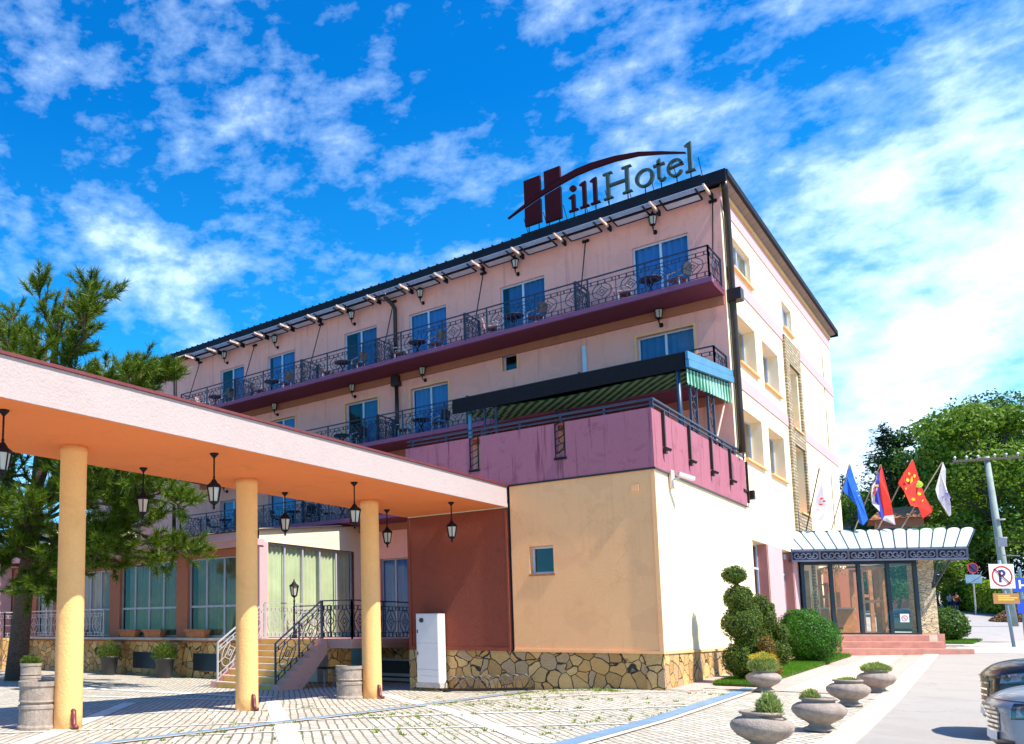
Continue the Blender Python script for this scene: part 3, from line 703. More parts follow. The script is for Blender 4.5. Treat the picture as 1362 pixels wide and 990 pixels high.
x = -8.56; pr(mb, [(x-.05, 17.1), (x+.06, 17.06), (x+.06, 17.82), (x-.05, 17.74)]); pr(mb, [(x-.17, 17.56), (x+.2, 17.56), (x+.2, 17.63), (x-.17, 17.63)]); pr(mb, [(x-.05, 17.1), (x+.02, 16.98), (x+.14, 16.97), (x+.23, 17.05), (x+.2, 17.09), (x+.12, 17.04), (x+.06, 17.1)])
ringp(mb, -8.03, 17.28, .27, .32, .17, .25, a0=.15, a1=2*PI-.55); pr(mb, [(-8.22, 17.29), (-7.77, 17.35), (-7.77, 17.40), (-8.22, 17.35)])
serif_l(mb, -7.56, 16.96, 18.02, .12, .1)
mb.build('grey_letters', 'signgrey', sign)
mb = MB(); mb.box((-14.05, ys-.06, 17.14), (-7.5, ys+.06, 17.24)); mb.box((-14.05, ys+.5, 17.14), (-7.5, ys+.6, 17.24))
for x in (-13.3, -12.9, -12.5, -12.1, -11.55, -11.14, -10.75, -10.28, -9.62, -9.03, -8.5, -8.0, -7.56): mb.bar((x*kS, ys, 17.2), (x*kS, ys, 17.55), .03)
for i in range(9): x = -13.95+i*.8; mb.bar((x, ys, 16.7), (x, ys, 17.18), .04); mb.bar((x, ys+.55, 16.7), (x, ys+.55, 17.18), .04); mb.bar((x, ys+.55, 17.2), (x, ys, 17.9), .02)
mb.build('sign_frame', 'blackmetal', sign)
# ------------------------------------------------------------------ terrace annex (near block with the small window)
annex = thing('terrace_annex', 'cream and maroon two storey block with stone plinth and roof terrace parapet', 'building', (-10.5, YA, 0))
AL = -14.2; BX = -10.8
mb = MB().wall((BX, YA, .93), UX, NF, X0-BX, 4.66, [(.53, 1.21, 2.1, 2.87, .28)], .2); mb.build('front_wall', 'cream', annex)
mb = MB().wall((AL, YA, .93), UX, NF, BX-AL, 4.66); mb.mat('maroon'); mb.wall((AL, YA, .93), UX, NF, .001, .001)
mb = MB().wall((AL, YA+.0, .93), UX, NF, BX-AL-.06, 4.02); mb.wall((AL, 26.2, .93), V((0, -1, 0)), V((-1, 0, 0)), 26.2-YA, 4.66); mb.build('maroon_wall', 'maroon', annex)
mb = MB().wall((X0, YA, .93), UY, NR, YM-.003-YA, 4.66); mb.quad((AL, YA+.01, 4.96), (BX-.06, YA+.01, 4.96), (BX-.06, YA+.01, 5.59), (AL, YA+.01, 5.59)); mb.build('side_wall', 'cream_light', annex)
mb = MB(); mb.box((BX-.06, YA-.012, .95), (BX, YA+.05, 5.55)); mb.build('expansion_joint', 'blackmetal', annex)
# maroon panel edge trim
mb = MB(); mb.box((AL+.0, YA-.035, .90), (BX-.10, YA-.003, 1.0)); mb.box((BX-.16, YA-.035, 1.001), (BX-.10, YA-.003, 4.9)); mb.box((AL, YA-.035, 1.001), (AL+.09, YA-.003, 4.9)); mb.build('plaster_edge', 'maroon', annex)
mb = MB(); mb.box((BX+.002, YA-.03, .89), (X0+.03, YA-.003, .96)); mb.box((X0-.07, YA-.03, .961), (X0+.03, YA-.003, 5.5)); mb.box((X0+.003, YA-.002, .89), (X0+.03, YM-.01, .96)); mb.build('plaster_edge', 'cream', annex)
# parapet band
mb = MB()
holes_ = [(2.2, 2.55, .62, 1.56), (4.8, 5.08, .70, 1.56)]
mb.wall((AL, YA-.03, 5.59), UX, NF, X0+.03-AL, 1.55, holes_, .22); mb.wall((X0+.03, YA-.03, 5.59), UY, NR, YM+.95-YA, 1.55)
mb.wall((AL, YA+.20, 6.1), UX, NF, X0-AL, 1.04, [(2.2, 2.55, .11, 1.05), (4.8, 5.08, .19, 1.05)], .0); mb.wall((X0-.22, YA+.2, 6.1), UY, NR, YM-YA-.2, 1.04)
mb.quad((AL, YA-.03, 7.14), (X0+.03, YA-.03, 7.14), (X0+.03, YA+.2, 7.14), (AL, YA+.2, 7.14)); mb.quad((X0-.22, YA+.2, 7.14), (X0+.03, YA+.2, 7.14), (X0+.03, YM+.92, 7.14), (X0-.22, YM+.92, 7.14))
mb.quad((AL, YA-.03, 5.59), (X0+.03, YA-.03, 5.59), (X0+.03, YM+.9, 5.59), (AL, YM, 5.59)); mb.wall((AL, YM, 5.59), V((0, -1, 0)), V((-1, 0, 0)), YM-YA+.03, 1.55)
mb.build('parapet', 'pink', annex)
mb = MB(); mb.box((AL, YA+.2, 6.0), (X0-.22, YM-.02, 6.1)); mb.build('terrace_floor', 'concrete', annex)
mb = MB(); mb.box((BX, YA-.05, 5.55), (X0+.055, YA-.031, 5.60)); mb.box((X0+.031, YA-.05, 5.55), (X0+.05, YM+.95, 5.595)); mb.build('parapet_drip_edge', 'brownmetal', annex)
for x in (-11.85, -9.27):
    mb = MB()
    for k in (-.13, .13): mb.bar((x+k, YA-.02, 6.2), (x+k, YA-.02, 7.14), .03)
    for k in range(5): mb.bar((x-.13, YA-.02, 6.3+k*.2), (x+.13, YA-.02, 6.4+k*.2), .02)
    mb.box((x-.16, YA-.09, 6.12), (x+.18, YA+.02, 6.18)); mb.build('parapet_grille', 'blackmetal', annex)
for y in (23.13, 25.35, 27.5, 29.6): mb = MB(); mb.bar((X0+.07, y, 6.25), (X0+.07, y, 7.2), .08); mb.bar((X0+.05, y, 6.22), (X0+.22, y+.04, 6.12), .07); mb.box((X0+.05, y-.06, 6.05), (X0+.12, y+.08, 6.2)); mb.build('parapet_spout', 'brownmetal', annex)
mb = MB(); mb.bar((X0+.07, YM+.95, 5.7), (X0+.07, YM+.95, 7.1), .07)
mb.build('parapet_spout', 'brownmetal', annex)
mb = MB()
for z, w in ((7.40, .055), (7.27, .035)): mb.bar((AL, YA+.08, z), (X0+.02, YA+.08, z), w); mb.bar((X0+.02, YA+.06, z), (X0+.02, YM+1.0, z), w)
for i in range(7): x = AL+.2+i*1.18; mb.bar((x, YA+.08, 7.13), (x, YA+.08, 7.4), .04)
for i in range(8): y = YA+.1+i*1.3; mb.bar((X0+.02, y, 7.13), (X0+.02, y, 7.4), .04)
for x in (-12.9, -10.4, -7.9): mb.tube([(x+.25*math.cos(a*PI/6), YA+.08, 7.2+.07*math.sin(a*PI/6)) for a in range(13)], .012, 4)
mb.build('terrace_rail', 'railmetal', annex)
# stone plinth
mb = MB()
mb.box((AL+.35, YA+.06, -1), (-7.32, YA+.5, .9)); mb.box((-7.319, YA+.015, -1), (X0+.0, YA+.45, .89)); mb.box((AL-.05, YA+.03, -1), (AL+.349, YA+.5, .89)); mb.box((X0-.4, YA+.451, -1), (X0-.004, YM-.01, .89)); mb.box((AL, YA+.501, -1), (AL+.4, 26.0, .89))
mb.build('stone_plinth', 'stone', annex)
window(annex, (BX+.53, YA, 3.03), UX, NF, .68, .77, .2, 1, cur=None)
mb = MB(); mb.box((BX+.50, YA-.02, 2.97), (BX+1.24, YA+.2, 3.025)); mb.build('window_sill', 'terracotta_pot', annex)
mb = MB(); mb.box((-7.45, YA-.05, 5.02), (-7.27, YA-.002, 5.2)); mb.build('junction_box', 'cream', annex)
# camera on the side wall
cam_t = thing('security_camera', 'small white security camera bracketed to the cream wall corner under the pink parapet', 'camera', (X0, 23.6, 5.4))
mb = MB(); mb.box((X0+.032, 23.5, 5.2), (X0+.09, 23.75, 5.68)); mb.build('mount_plate', 'bracket', cam_t)
mb = MB(); mb.bar((X0+.08, 23.6, 5.42), (X0+.3, 23.66, 5.5), .05); mb.bar((X0+.25, 23.5, 5.55), (X0+.5, 23.95, 5.44), .1); mb.build('camera_body', 'whitemetal', cam_t)
# ------------------------------------------------------------------ striped terrace awning
aw = thing('terrace_awning', 'green striped awning with dark steel frame over the roof terrace', 'awning', (-10.5, 27, 6.1))
Lx, Rx, yf, yb = -14.35, -6.88, 25.62, 30.62
mb = MB(); mb.mat('blackmetal'); mb.prism([(0, 8.93), (0, 9.41), (.12, 9.46), (.12, 8.95)], (Lx, yf, 0), UY, V((0, 0, 1)), V((Rx-Lx-.03, 0, 0)))
mb.quad((Lx, yf, 9.42), (Rx, yf, 9.42), (Rx, yb, 9.98), (Lx, yb, 9.98))
mb.build('front_beam', None, aw)
mb = MB(); mb.prism([(0, 8.96), (0, 9.18), (5, 9.78), (5, 9.58)], (Rx, yf-.02, 0), UY, V((0, 0, 1)), V((.09, 0, 0))); mb.prism([(0, 9.2), (0, 9.43), (5, 10.0), (5, 9.80)], (Rx, yf-.02, 0), UY, V((0, 0, 1)), V((.07, 0, 0))); mb.build('side_cassette', 'bluesheet', aw)
stripe, nt, b, o_ = new_mat('striped_awning_fabric')
b.inputs['Roughness'].default_value = .9
sx = nt.nodes.new('ShaderNodeSeparateXYZ'); L(nt, pos(nt), sx.inputs[0])
fr_ = math_(nt, 'FRACT', math_(nt, 'MULTIPLY', math_(nt, 'ADD', sx.outputs[0], math_(nt, 'MULTIPLY', sx.outputs[1], 1.0)), 3.0))
L(nt, ramp(nt, fr_, [(0, (.004, .04, .018)), (.5, (.15, .27, .13))], 'CONSTANT'), b.inputs['Base Color'])
tl = nt.nodes.new('ShaderNodeBsdfTranslucent'); L(nt, b.inputs['Base Color'].links[0].from_socket, tl.inputs[0]); mx = nt.nodes.new('ShaderNodeMixShader'); mx.inputs[0].default_value = .25
L(nt, b.outputs[0], mx.inputs[1]); L(nt, tl.outputs[0], mx.inputs[2]); L(nt, mx.outputs[0], o_.inputs[0]); M['stripe'] = stripe
st2 = stripe.copy(); M['stripe_teal'] = st2
for nn in st2.node_tree.nodes:
    if nn.type == 'VALTORGB': nn.color_ramp.elements[0].color = (.01, .16, .09, 1); nn.color_ramp.elements[1].color = (.35, .62, .52, 1)
mb = MB(); mb.smooth = True; nx, ny = 60, 24; vs = []
for j in range(ny+1):
    for i in range(nx+1):
        s, t = i/nx, j/ny
        sag = .10*abs(math.sin(t*PI*5)) + .04*math.sin(s*9)
        vs.append((Lx+.15+(Rx-Lx-.25)*s, yf+.15+(yb-yf-.2)*t, 8.98+.55*t-.12+sag))
mb.add(vs, [(j*(nx+1)+i, j*(nx+1)+i+1, (j+1)*(nx+1)+i+1, (j+1)*(nx+1)+i) for j in range(ny) for i in range(nx)]); mb.build('fabric', 'stripe', aw)
mb = MB(); mb.smooth = True; vs = []; n = 90
for i in range(n+1):
    y = yf+.1+(yb-yf-.15)*i/n; z = 8.95+.6*i/n; w = .04*math.sin(i*1.1); dr = .42+.22*i/n+.04*abs(math.sin(i*.55))
    vs += [(Rx-.02, y, z), (Rx-.02+w, y, z-dr)]
mb.add(vs, [(2*i, 2*i+2, 2*i+3, 2*i+1) for i in range(n)]); mb.build('valance', 'stripe_teal', aw)
mb = MB(); mb.smooth = True; mb.tube([(Rx-.25, yf+.1, 6.1), (Rx-.25, yf+.1, 8.98)], .065, 10); mb.build('post', 'postblue', aw); mb = MB(); mb.tube([(Lx+.5, yf+.3, 6.1), (Lx+.5, yf+.3, 8.98)], .07, 8); mb.build('post', 'bluesheet', aw)
def trellis(x, y, z0, z1, w=.42, ax=UX):
    mb = MB(); o = V((x, y, 0)); P = lambda a, z: o+ax*a+V((0, 0, z))
    for a in (0, w): mb.bar(P(a, z0), P(a, z1), .06)
    k = int((z1-z0)/.42); h = (z1-z0)/k
    for i in range(k):
        a0, a1, zc = .02, w-.02, z0+(i+.5)*h
        pts = [(w/2, zc-h*.36), (w*.86, zc-h*.12), (w*.86, zc+h*.12), (w/2, zc+h*.36), (w*.14, zc+h*.12), (w*.14, zc-h*.12)]
        for p, q in zip(pts, pts[1:]+pts[:1]): mb.bar(P(*p), P(*q), .022)
        mb.bar(P(w/2, zc+h*.36), P(w/2, zc+h*.64 if i < k-1 else zc+h*.5), .022)
        mb.bar(P(w*.14, zc), P(0, zc), .02); mb.bar(P(w*.86, zc), P(w, zc), .02)
    mb.build('trellis_post', 'railmetal', aw)
trellis(Rx-.12, 26.3, 6.1, 9.1, .62, V((0, 1, 0))); trellis(Rx-.12, 28.1, 6.1, 9.25, .62, V((0, 1, 0)))
trellis(-13.2, yf+.1, 6.1, 8.95); trellis(-11.9, 28.5, 6.1, 9.2)
mb = MB(); mb.bar((Rx-.1, 30.45, 9.3), (Rx-.18, 28.9, 7.2), .035); mb.build('crank_rod', 'bracket', aw)
# ------------------------------------------------------------------ covered walkway
port = thing('covered_walkway', 'long flat pink roof slab on round cream columns leading to the annex', 'walkway', (-12.5, 9, -.3))
ye = 1.5
def zt_(y, a, b_): return a + (b_-a)*(y-6.2)/16.2
mb = MB(); mb.mat('fascia')
xr, xl = -10.86, -14.25
Zb = lambda y: zt_(y, 4.88, 4.985); Zt = lambda y: zt_(y, 5.50, 5.56)
yy = YA-.045
mb.quad((xr, ye, Zb(ye)), (xr, yy, Zb(yy)), (xr, yy, Zt(yy)), (xr, ye, Zt(ye)))
mb.quad((xl, ye, Zb(ye)), (xl, yy, Zb(yy)), (xl, yy, Zt(yy)), (xl, ye, Zt(ye)))
mb.quad((xl, ye, Zb(ye)), (xr, ye, Zb(ye)), (xr, ye, Zt(ye)), (xl, ye, Zt(ye))); mb.quad((xl, yy, Zb(yy)), (xr, yy, Zb(yy)), (xr, yy, Zt(yy)), (xl, yy, Zt(yy)))
mb.quad((xl, ye, Zt(ye)), (xr, ye, Zt(ye)), (xr, yy, Zt(yy)), (xl, yy, Zt(yy)))
mb.mat('soffit'); mb.quad((xl, ye, Zb(ye)+.001), (xr-.02, ye, Zb(ye)+.001), (xr-.02, yy, Zb(yy)+.001), (xl, yy, Zb(yy)+.001))
mb.build('roof_slab', None, port)
mb = MB(); 
for x in (xr, xl): 
    s = 1 if x == xr else -1
    mb.obox((x-.1*(s > 0)-.0*(s < 0)-(0 if s > 0 else .04), ye, Zt(ye)+.003), (.14, 0, 0), (0, yy-ye, Zt(yy)-Zt(ye)), (0, 0, .05))
mb.build('roof_coping', 'redpipe', port)
mb = MB(); mb.obox((xr-.02, ye, Zb(ye)-.02), (.035, 0, 0), (0, yy-ye, Zb(yy)-Zb(ye)), (0, 0, .10)); mb.build('drip_moulding', 'fascia', port)
cols_ = [(-13.05, 4.35), (-13.04, 9.10), (-13.12, 13.93), (-13.0, 18.62)]
for x, y in cols_:
    z0 = g(x, y); zz = Zb(y)
    mb = MB(); mb.smooth = True; mb.lathe([(.262, z0-.2), (.258, z0+.3), (.25, 2.2), (.245, zz-.16), (.25, zz-.155), (.252, zz+.0)], (x, y, 0), 40); c = mb.build('column', 'column', port)
    mb = MB(); mb.smooth = True; bx_, by_ = x+.26, y-.06
    mb.tube([(bx_-.05, by_, z0+.34), (bx_, by_, z0+.33), (bx_+.03, by_-.02, z0+.26), (bx_+.04, by_-.02, z0+.10), (bx_+.09, by_-.03, z0+.06), (bx_+.16, by_-.05, z0+.05)], .048, 10); mb.build('downspout', 'redpipe', c)
# hanging lanterns
proto = thing('hanging_lantern', 'x', 'lamp', (0, 0, 0), 1e-9)
zt2 = lantern_mesh(proto, 1.12, 0, True)
mb = MB(); h_ = 1.12
for i in range(14): 
    z = zt2-.02+i*(h_-.06-zt2)/13; mb.box((-.012, -.012, z), (.012, .012, z+.028)) 
mb.bar((0, 0, zt2-.04), (0, 0, h_-.05), .012); mb.build('chain', 'blackmetal', proto)
mb = MB(); mb.lathe([(.012, h_-.12), (.03, h_-.09), (.085, h_-.03), (.09, h_)], n=10); mb.build('ceiling_rose', 'blackmetal', proto)
first = True
nm = ['beside the near column', 'between the two near columns', 'between the middle and far columns', 'in front of the maroon wall']
for i, y in enumerate((6.75, 11.35, 15.97, 20.45)):
    for x, w in ((-11.57, 'outer row'), (-13.72, 'inner row')):
        if i == 3 and x < -12: continue
        place(proto, first, (x, y, Zb(y)-h_+.01), random.uniform(0, .4), 'black hanging lantern, %s, %s' % (w, nm[i]), 'lanterns under the walkway'); first = False
place(proto, False, (-13.66, 20.44, Zb(20)-h_+.01), .2, 'black hanging lantern of the inner row, just right of the far column', 'lanterns under the walkway')
# ------------------------------------------------------------------ restaurant wing
WX, WY, WZ = -21.95, 24.0, 1.2
wing = thing('restaurant_wing', 'low wing with large curtained windows, stone base and pink eave behind the columns', 'building', (-26, WY, -.4))
WXL = -39.6
wh = [(-30.57, -26.72), (-26.02, -22.95)]
H4 = [(a-WXL, b-WXL, 2.3, 5.58, .2) for a, b in wh] + [(-34.6-WXL, -31.3-WXL, 2.3, 5.4, .2), (-37.4-WXL, -35.9-WXL, 2.3, 4.9, .2), (-36, -36, 1, 1)][:2+2]
mb = MB().wall((WXL, WY, -1.1), UX, NF, WX-WXL, 5.85, H4, .2); mb.build('front_wall', 'brown_wall', wing)
eastw = (25.62, 30.2)
mb = MB(); zlo, zhi = 5.45, 6.12
mb.quad((WX, WY, -1), (WX, YM, -1), (WX, YM, 1.2), (WX, WY, 1.2)); mb.quad((WX, WY, 1.2), (WX, eastw[0]-1.1, 1.2), (WX, eastw[0]-1.1, 4.95), (WX, WY, 4.95)); mb.quad((WX, eastw[1], 1.2), (WX, YM, 1.2), (WX, YM, 4.95), (WX, eastw[1], 4.95))
mb.quad((WX, WY, 4.95), (WX, YM, 4.95), (WX, YM, zhi), (WX, WY, zlo))
mb.build('side_wall', 'cream_light', wing)
mb = MB(); mb.box((WX-.02, WY-.03, 1.2), (WX+.05, WY+.45, 4.93)); mb.build('corner_pilaster', 'pinkband', wing)
y0 = eastw[0]-1.1
window(wing, (WX, y0, 1.22), UY, NR, eastw[1]-y0, 3.72, .12, 5, fm='framegrey', cur='curtain_g', fw=.07, glassm='glassclear')
# front windows
window(wing, (wh[0][0], WY, 1.22), UX, NF, wh[0][1]-wh[0][0], 3.25, .14, 4, transom=1.25, fm='framegrey', cur='curtain_d', fw=.07, gapside=.1, glassm='glassclear')
window(wing, (wh[1][0], WY, 1.22), UX, NF, wh[1][1]-wh[1][0], 3.25, .14, 3, transom=1.25, fm='framegrey', cur='curtain_d', fw=.07, gapside=.12, glassm='glassclear')
window(wing, (-34.6, WY, 1.22), UX, NF, 3.3, 3.07, .14, 4, transom=1.25, fm='framegrey', cur='curtain_g', fw=.07)
window(wing, (-37.4, WY, 1.22), UX, NF, 1.5, 2.57, .14, 2, fm='whitemetal', cur='curtain_g', fw=.08, label='pale framed glazed door behind the terrace railing')
mb = MB(); mb.box((WXL, WY-.55, 4.78), (WX+.1, WY+.2, 5.02)); mb.box((WXL, WY-.75, 5.0), (WX+.12, WY-.5, 5.28)); mb.build('eave', 'pinkband', wing)
mb = MB()
mb.add([(WXL, WY-.8, 5.27), (WX+.14, WY-.8, 5.27), (WX+.14, YM-.02, 6.16), (WXL, YM-.02, 6.16), (WXL, WY-.8, 5.33), (WX+.14, WY-.8, 5.33), (WX+.14, YM-.02, 6.22), (WXL, YM-.02, 6.22)], [(0,3,2,1),(4,5,6,7),(0,1,5,4),(1,2,6,5),(2,3,7,6),(3,0,4,7)])
i = 0
while WXL+i*.35 < WX: mb.lathe([(.06, 0), (.06, .3)], (WXL+i*.35, WY-.85, 5.3), 6) if 0 else mb.box((WXL+i*.35, WY-.84, 5.3), (WXL+i*.35+.2, WY-.6, 5.37)); i += 1
mb.build('lean_to_roof', 'rooftile', wing)
# base stone with pilasters and ledge
mb = MB(); mb.box((WXL, WY-.02, -1), (WX, WY+.3, 1.0))
for x in (-22.4, -27.2, -31.0): mb.box((x, WY-.22, -1), (x+.9, WY-.021, .98))
mb.box((WX-.4, 26.05, -1), (AL, 26.3, 1.0)); mb.build('stone_base', 'stone', wing)
mb = MB(); mb.box((WXL, WY-.35, 1.09), (WX+.02, WY+.1, 1.19)); mb.build('window_ledge', 'concrete', wing)
for x in (-25.6, -29.5): 
    mb = MB(); mb.box((x, WY-.05, -.15), (x+1.5, WY-.021, .55)); mb.build('cellar_window', 'framedark', wing)
mb = MB(); mb.box((WX, 26.0, 1.0), (AL, YM, 1.2)); mb.box((WX, 25.85, 1.08), (AL, 26.0, 1.215)); mb.build('podium', 'stringer', wing)
mb = MB(); mb.box((-17.75, 26.0, -.42), (-16.2, 26.045, .44)); mb.build('cellar_window', 'framedark', wing)
mb = MB(); mb.box((-17.75, 25.95, -.15), (-16.2, 26.0, -.05)); mb.box((-17.75, 25.95, -.32), (-16.2, 26.0, -.22)); mb.box((-17.75, 25.95, .40), (-16.2, 26.0, .48)); mb.build('cellar_bars', 'framegrey', wing)
mb = MB(); rail_path(mb, [(-16.3, 25.95, 1.2), (AL+.05, 25.95, 1.2)], 1.25); mb.build('podium_railing', 'railmetal', wing); mb = MB(); rail_path(mb, [(WX+.1, 25.95, 1.2), (-20.0, 25.95, 1.2)], 1.25); mb.build('podium_railing', 'railmetal', wing)
mb = MB(); mb.box((AL-1.3, YM-.6, 4.6), (AL-.2, YM-.1, 5.4)); mb.build('wall_box', 'cream', wing)
mb = MB(); mb.box((-37.4-1.3, WY-1.0, -.45), (WXL+.0, WY, 1.1)) if 0 else mb.box((-39.55, WY-1.6, -.6), (-37.8, WY-.021, 1.12)); mb.build('terrace_block', 'stone', wing)
mb = MB(); rail_path(mb, [(-39.5, WY-1.5, 1.15), (-37.85, WY-1.5, 1.15), (-37.85, WY-.1, 1.15)], 1.25); rail_path(mb, [(-37.7, WY-.25, 1.2), (-31.4, WY-.25, 1.2)], 1.25); mb.build('terrace_railing', 'whitemetal', wing)
# ------------------------------------------------------------------ entrance staircase
st = thing('terrace_staircase', 'ochre stepped staircase with pink stringer and ornate iron railings up to the landing', 'staircase', (-18.8, 21, -.4))
sx0, sx1, sy0, zg, nst = -20.05, -17.6, 19.85, -.40, 8
rise = (WZ-zg)/nst; run = (22.3-sy0)/nst
mb = MB(); tr = MB()
for i in range(nst):
    y = sy0+i*run; z = zg+i*rise
    mb.box((sx0, y, z-.12 if i else z-.3), (sx1-.0, y+.03 if i < nst else y, z+rise-.035)); tr.box((sx0-.02, y-.03, z+rise-.035), (sx1+.0, y+run+.03, z+rise))
mb.build('riser', 'stepyellow', st); tr.build('tread', 'tread', st)
mb = MB(); poly = [(sy0-.02, zg-.3)]
for i in range(nst): poly += [(sy0-.02+i*run, zg+(i+1)*rise+.003), (sy0-.02+(i+1)*run, zg+(i+1)*rise+.003)]
poly += [(22.32, WZ+.003), (22.32, WZ-.42), (sy0+.75, zg-.3)]
def strg(x):
    n = len(poly)
    for i in range(nst):
        ya, yb2 = sy0-.02+i*run, sy0-.02+(i+1)*run; zt3 = zg+(i+1)*rise+.003
        lo = lambda y: max(zg-.3, zg-.3 + (y-sy0-.75)*(WZ-.42-zg+.3)/(22.32-sy0-.75))
        mb.add([(x, ya, lo(ya)), (x, yb2, lo(yb2)), (x, yb2, zt3), (x, ya, zt3), (x+.28, ya, lo(ya)), (x+.28, yb2, lo(yb2)), (x+.28, yb2, zt3), (x+.28, ya, zt3)], [(0,1,2,3),(4,5,6,7),(0,1,5,4),(2,3,7,6),(0,3,7,4),(1,2,6,5)])
strg(sx1+.001); mb.build('stringer', 'stringer', st); mb = MB(); strg(sx0-.281); mb.build('stringer', 'stringer', st)
mb = MB(); mb.box((-20.3, 22.3, 1.06), (-16.3, 26.0, 1.2)); mb.box((-20.25, 22.34, .9), (-16.36, 26.0, 1.059)); mb.build('landing', 'stringer', st)
mb = MB(); rail_path(mb, [(sx1+.02, sy0+.12, zg+rise), (sx1+.02, 22.3, WZ)], 1.27, mod=1.3, post=1, rr=.4); rail_path(mb, [(sx1+.02, 22.36, WZ), (-16.36, 22.36, WZ)], 1.27, mod=.7, post=2, rr=.26); rail_path(mb, [(-16.36, 22.36, WZ), (-16.36, 25.95, WZ)], 1.27)
mb.build('railing', 'railmetal', st)
mb = MB(); rail_path(mb, [(sx0-.1, sy0+.12, zg+rise), (sx0-.1, 22.3, WZ)], 1.27, mod=1.3, post=1, rr=.4); rail_path(mb, [(sx0-.1, 22.36, WZ), (sx0-.1, 25.9, WZ)], 1.27)
mb.build('railing', 'whitemetal', st, label='pale metal railing on the far side of the steps')
# small lamp post on the landing
lp = thing('landing_lamp', 'small black lantern post standing on the staircase landing', 'lamp', (0, 0, 0), 1e-9)
lantern_mesh(lp, 1.3, 1.36, False); mb = MB(); mb.lathe([(.10, 0), (.10, .1), (.05, .16), (.04, .5), (.03, .55), (.03, 1.3), (.05, 1.36)], n=10); mb.build('post', 'blackmetal', lp)
lp.location = (-19.6, 23.3, WZ)
# ------------------------------------------------------------------ blocks at the far left
lb = thing('pink_side_building', 'pink plastered building beyond the pine trunk with its sunny side wall', 'building', (-44, 20, -.4))
mb = MB(); mb.box((-50, 17.6, -1), (-39.62, 23.9, 5.6)); mb.build('wall', 'pinkband', lb)
mb = MB(); mb.box((-50.3, 17.3, 5.601), (-39.3, 24.2, 5.85)); mb.build('roof', 'rooftile', lb)
lc = thing('cream_rear_building', 'cream walled block with a shallow roof rising above the lean to roof', 'building', (-42, 28, 4))
mb = MB(); mb.add([(-48, 24.6, 0), (-37.4, 24.6, 0), (-37.4, 30.65, 0), (-48, 30.65, 0), (-48, 24.6, 6.9), (-37.4, 24.6, 6.9), (-37.4, 30.65, 7.35), (-48, 30.65, 7.35)], [(0,3,2,1),(4,5,6,7),(0,1,5,4),(1,2,6,5),(2,3,7,6),(3,0,4,7)]); mb.build('wall', 'cream_light', lc)
mb = MB(); mb.obox((-48.2, 24.4, 6.92), (10.95, 0, 0), (0, 6.2, .46), (0, 0, .12)); mb.build('roof', 'rooftile', lc)
# ------------------------------------------------------------------ objects by the annex and under the stairs
cab = thing('utility_cabinet', 'tall white metal meter cabinet standing against the maroon wall', 'cabinet', (-13.3, 22.1, -.2))
mb = MB(); mb.box((-13.72, 21.93, -.2), (-12.92, 22.34, -.07)); mb.build('plinth', 'concrete', cab)
mb = MB(); mb.box((-13.7, 21.95, -.07), (-12.94, 22.34, 1.98)); mb.build('housing', 'cabinet', cab, bevel=.012)
mb = MB(); mb.box((-13.68, 21.935, 1.12), (-12.96, 21.951, 1.95)); mb.box((-13.68, 21.935, .34), (-12.96, 21.951, 1.09)); mb.box((-13.68, 21.935, .15), (-12.96, 21.951, .32)); mb.box((-13.68, 21.935, -.04), (-12.96, 21.951, .13)); mb.build('door', 'cabinet', cab, bevel=.006)
mb = MB(); mb.lathe([(.07, 0), (.07, .02)], (0, 0, 0), 16); 
mb.v = [(-13.5+x, 21.934-z, 1.78+y) for x, y, z in mb.v]; mb.build('meter_window', 'darkplastic', cab)
mb = MB(); mb.box((-13.66, 21.92, .75), (-13.63, 21.935, .85)); mb.box((-13.66, 21.92, 1.4), (-13.63, 21.935, 1.5)); mb.build('handle', 'darkplastic', cab)
rk = thing('bicycle_rack', 'low steel bicycle rack with wire hoops along the stone plinth', 'bike rack', (-11.4, 21.9, -.2))
mb = MB()
zr = lambda x: g(x, 21.9)
for y in (21.75, 22.1): mb.bar((-12.7, y, zr(-12.7)+.06), (-10.15, y, zr(-10.15)+.06), .06)
for x in (-12.68, -10.17): mb.bar((x, 21.7, zr(x)+.04), (x, 22.15, zr(x)+.04), .06)
mb.build('base_frame', 'brownmetal', rk)
mb = MB(); mb.smooth = True
for i in range(9):
    x = -12.5+i*.27; z = zr(x)+.06; 
    mb.tube([(x+.17*math.cos(PI-t*PI/10), 21.76+.32*t/10, z+.1+.30*math.sin(PI-t*PI/10)) if 0 < t < 10 else (x-.17 if t == 0 else x+.17, 21.76 if t == 0 else 22.08, z) for t in range(11)], .014, 6)
mb.build('hoop', 'slatedark', rk)
def drum(x, y, label, plant):
    t = thing('drum_planter', label, 'planter', (x, y, g(x, y)), group='round concrete planters by the columns'); z = g(x, y)
    mb = MB(); mb.smooth = False; mb.lathe([(r*.77, z+h) for r, h in ((.47, 0), (.47, .05), (.43, .09), (.43, .36), (.45, .38), (.45, .43), (.41, .45), (.41, .48), (.45, .5), (.43, .53), (.43, .76), (.46, .78), (.46, .86), (.39, .86), (.38, .74))], (x, y, 0), 28); mb.build('concrete_ring', 'pot_concrete', t)
    mb = MB(); mb.lathe([(.01, z+.8), (.295, z+.8)], (x, y, 0), 20, cap=False); mb.build('soil', 'soil', t)
    if plant: tuft_mesh(t, 'plant', x, y, z+.8, .30, .34, 500, 'topiary', .09)
    return t
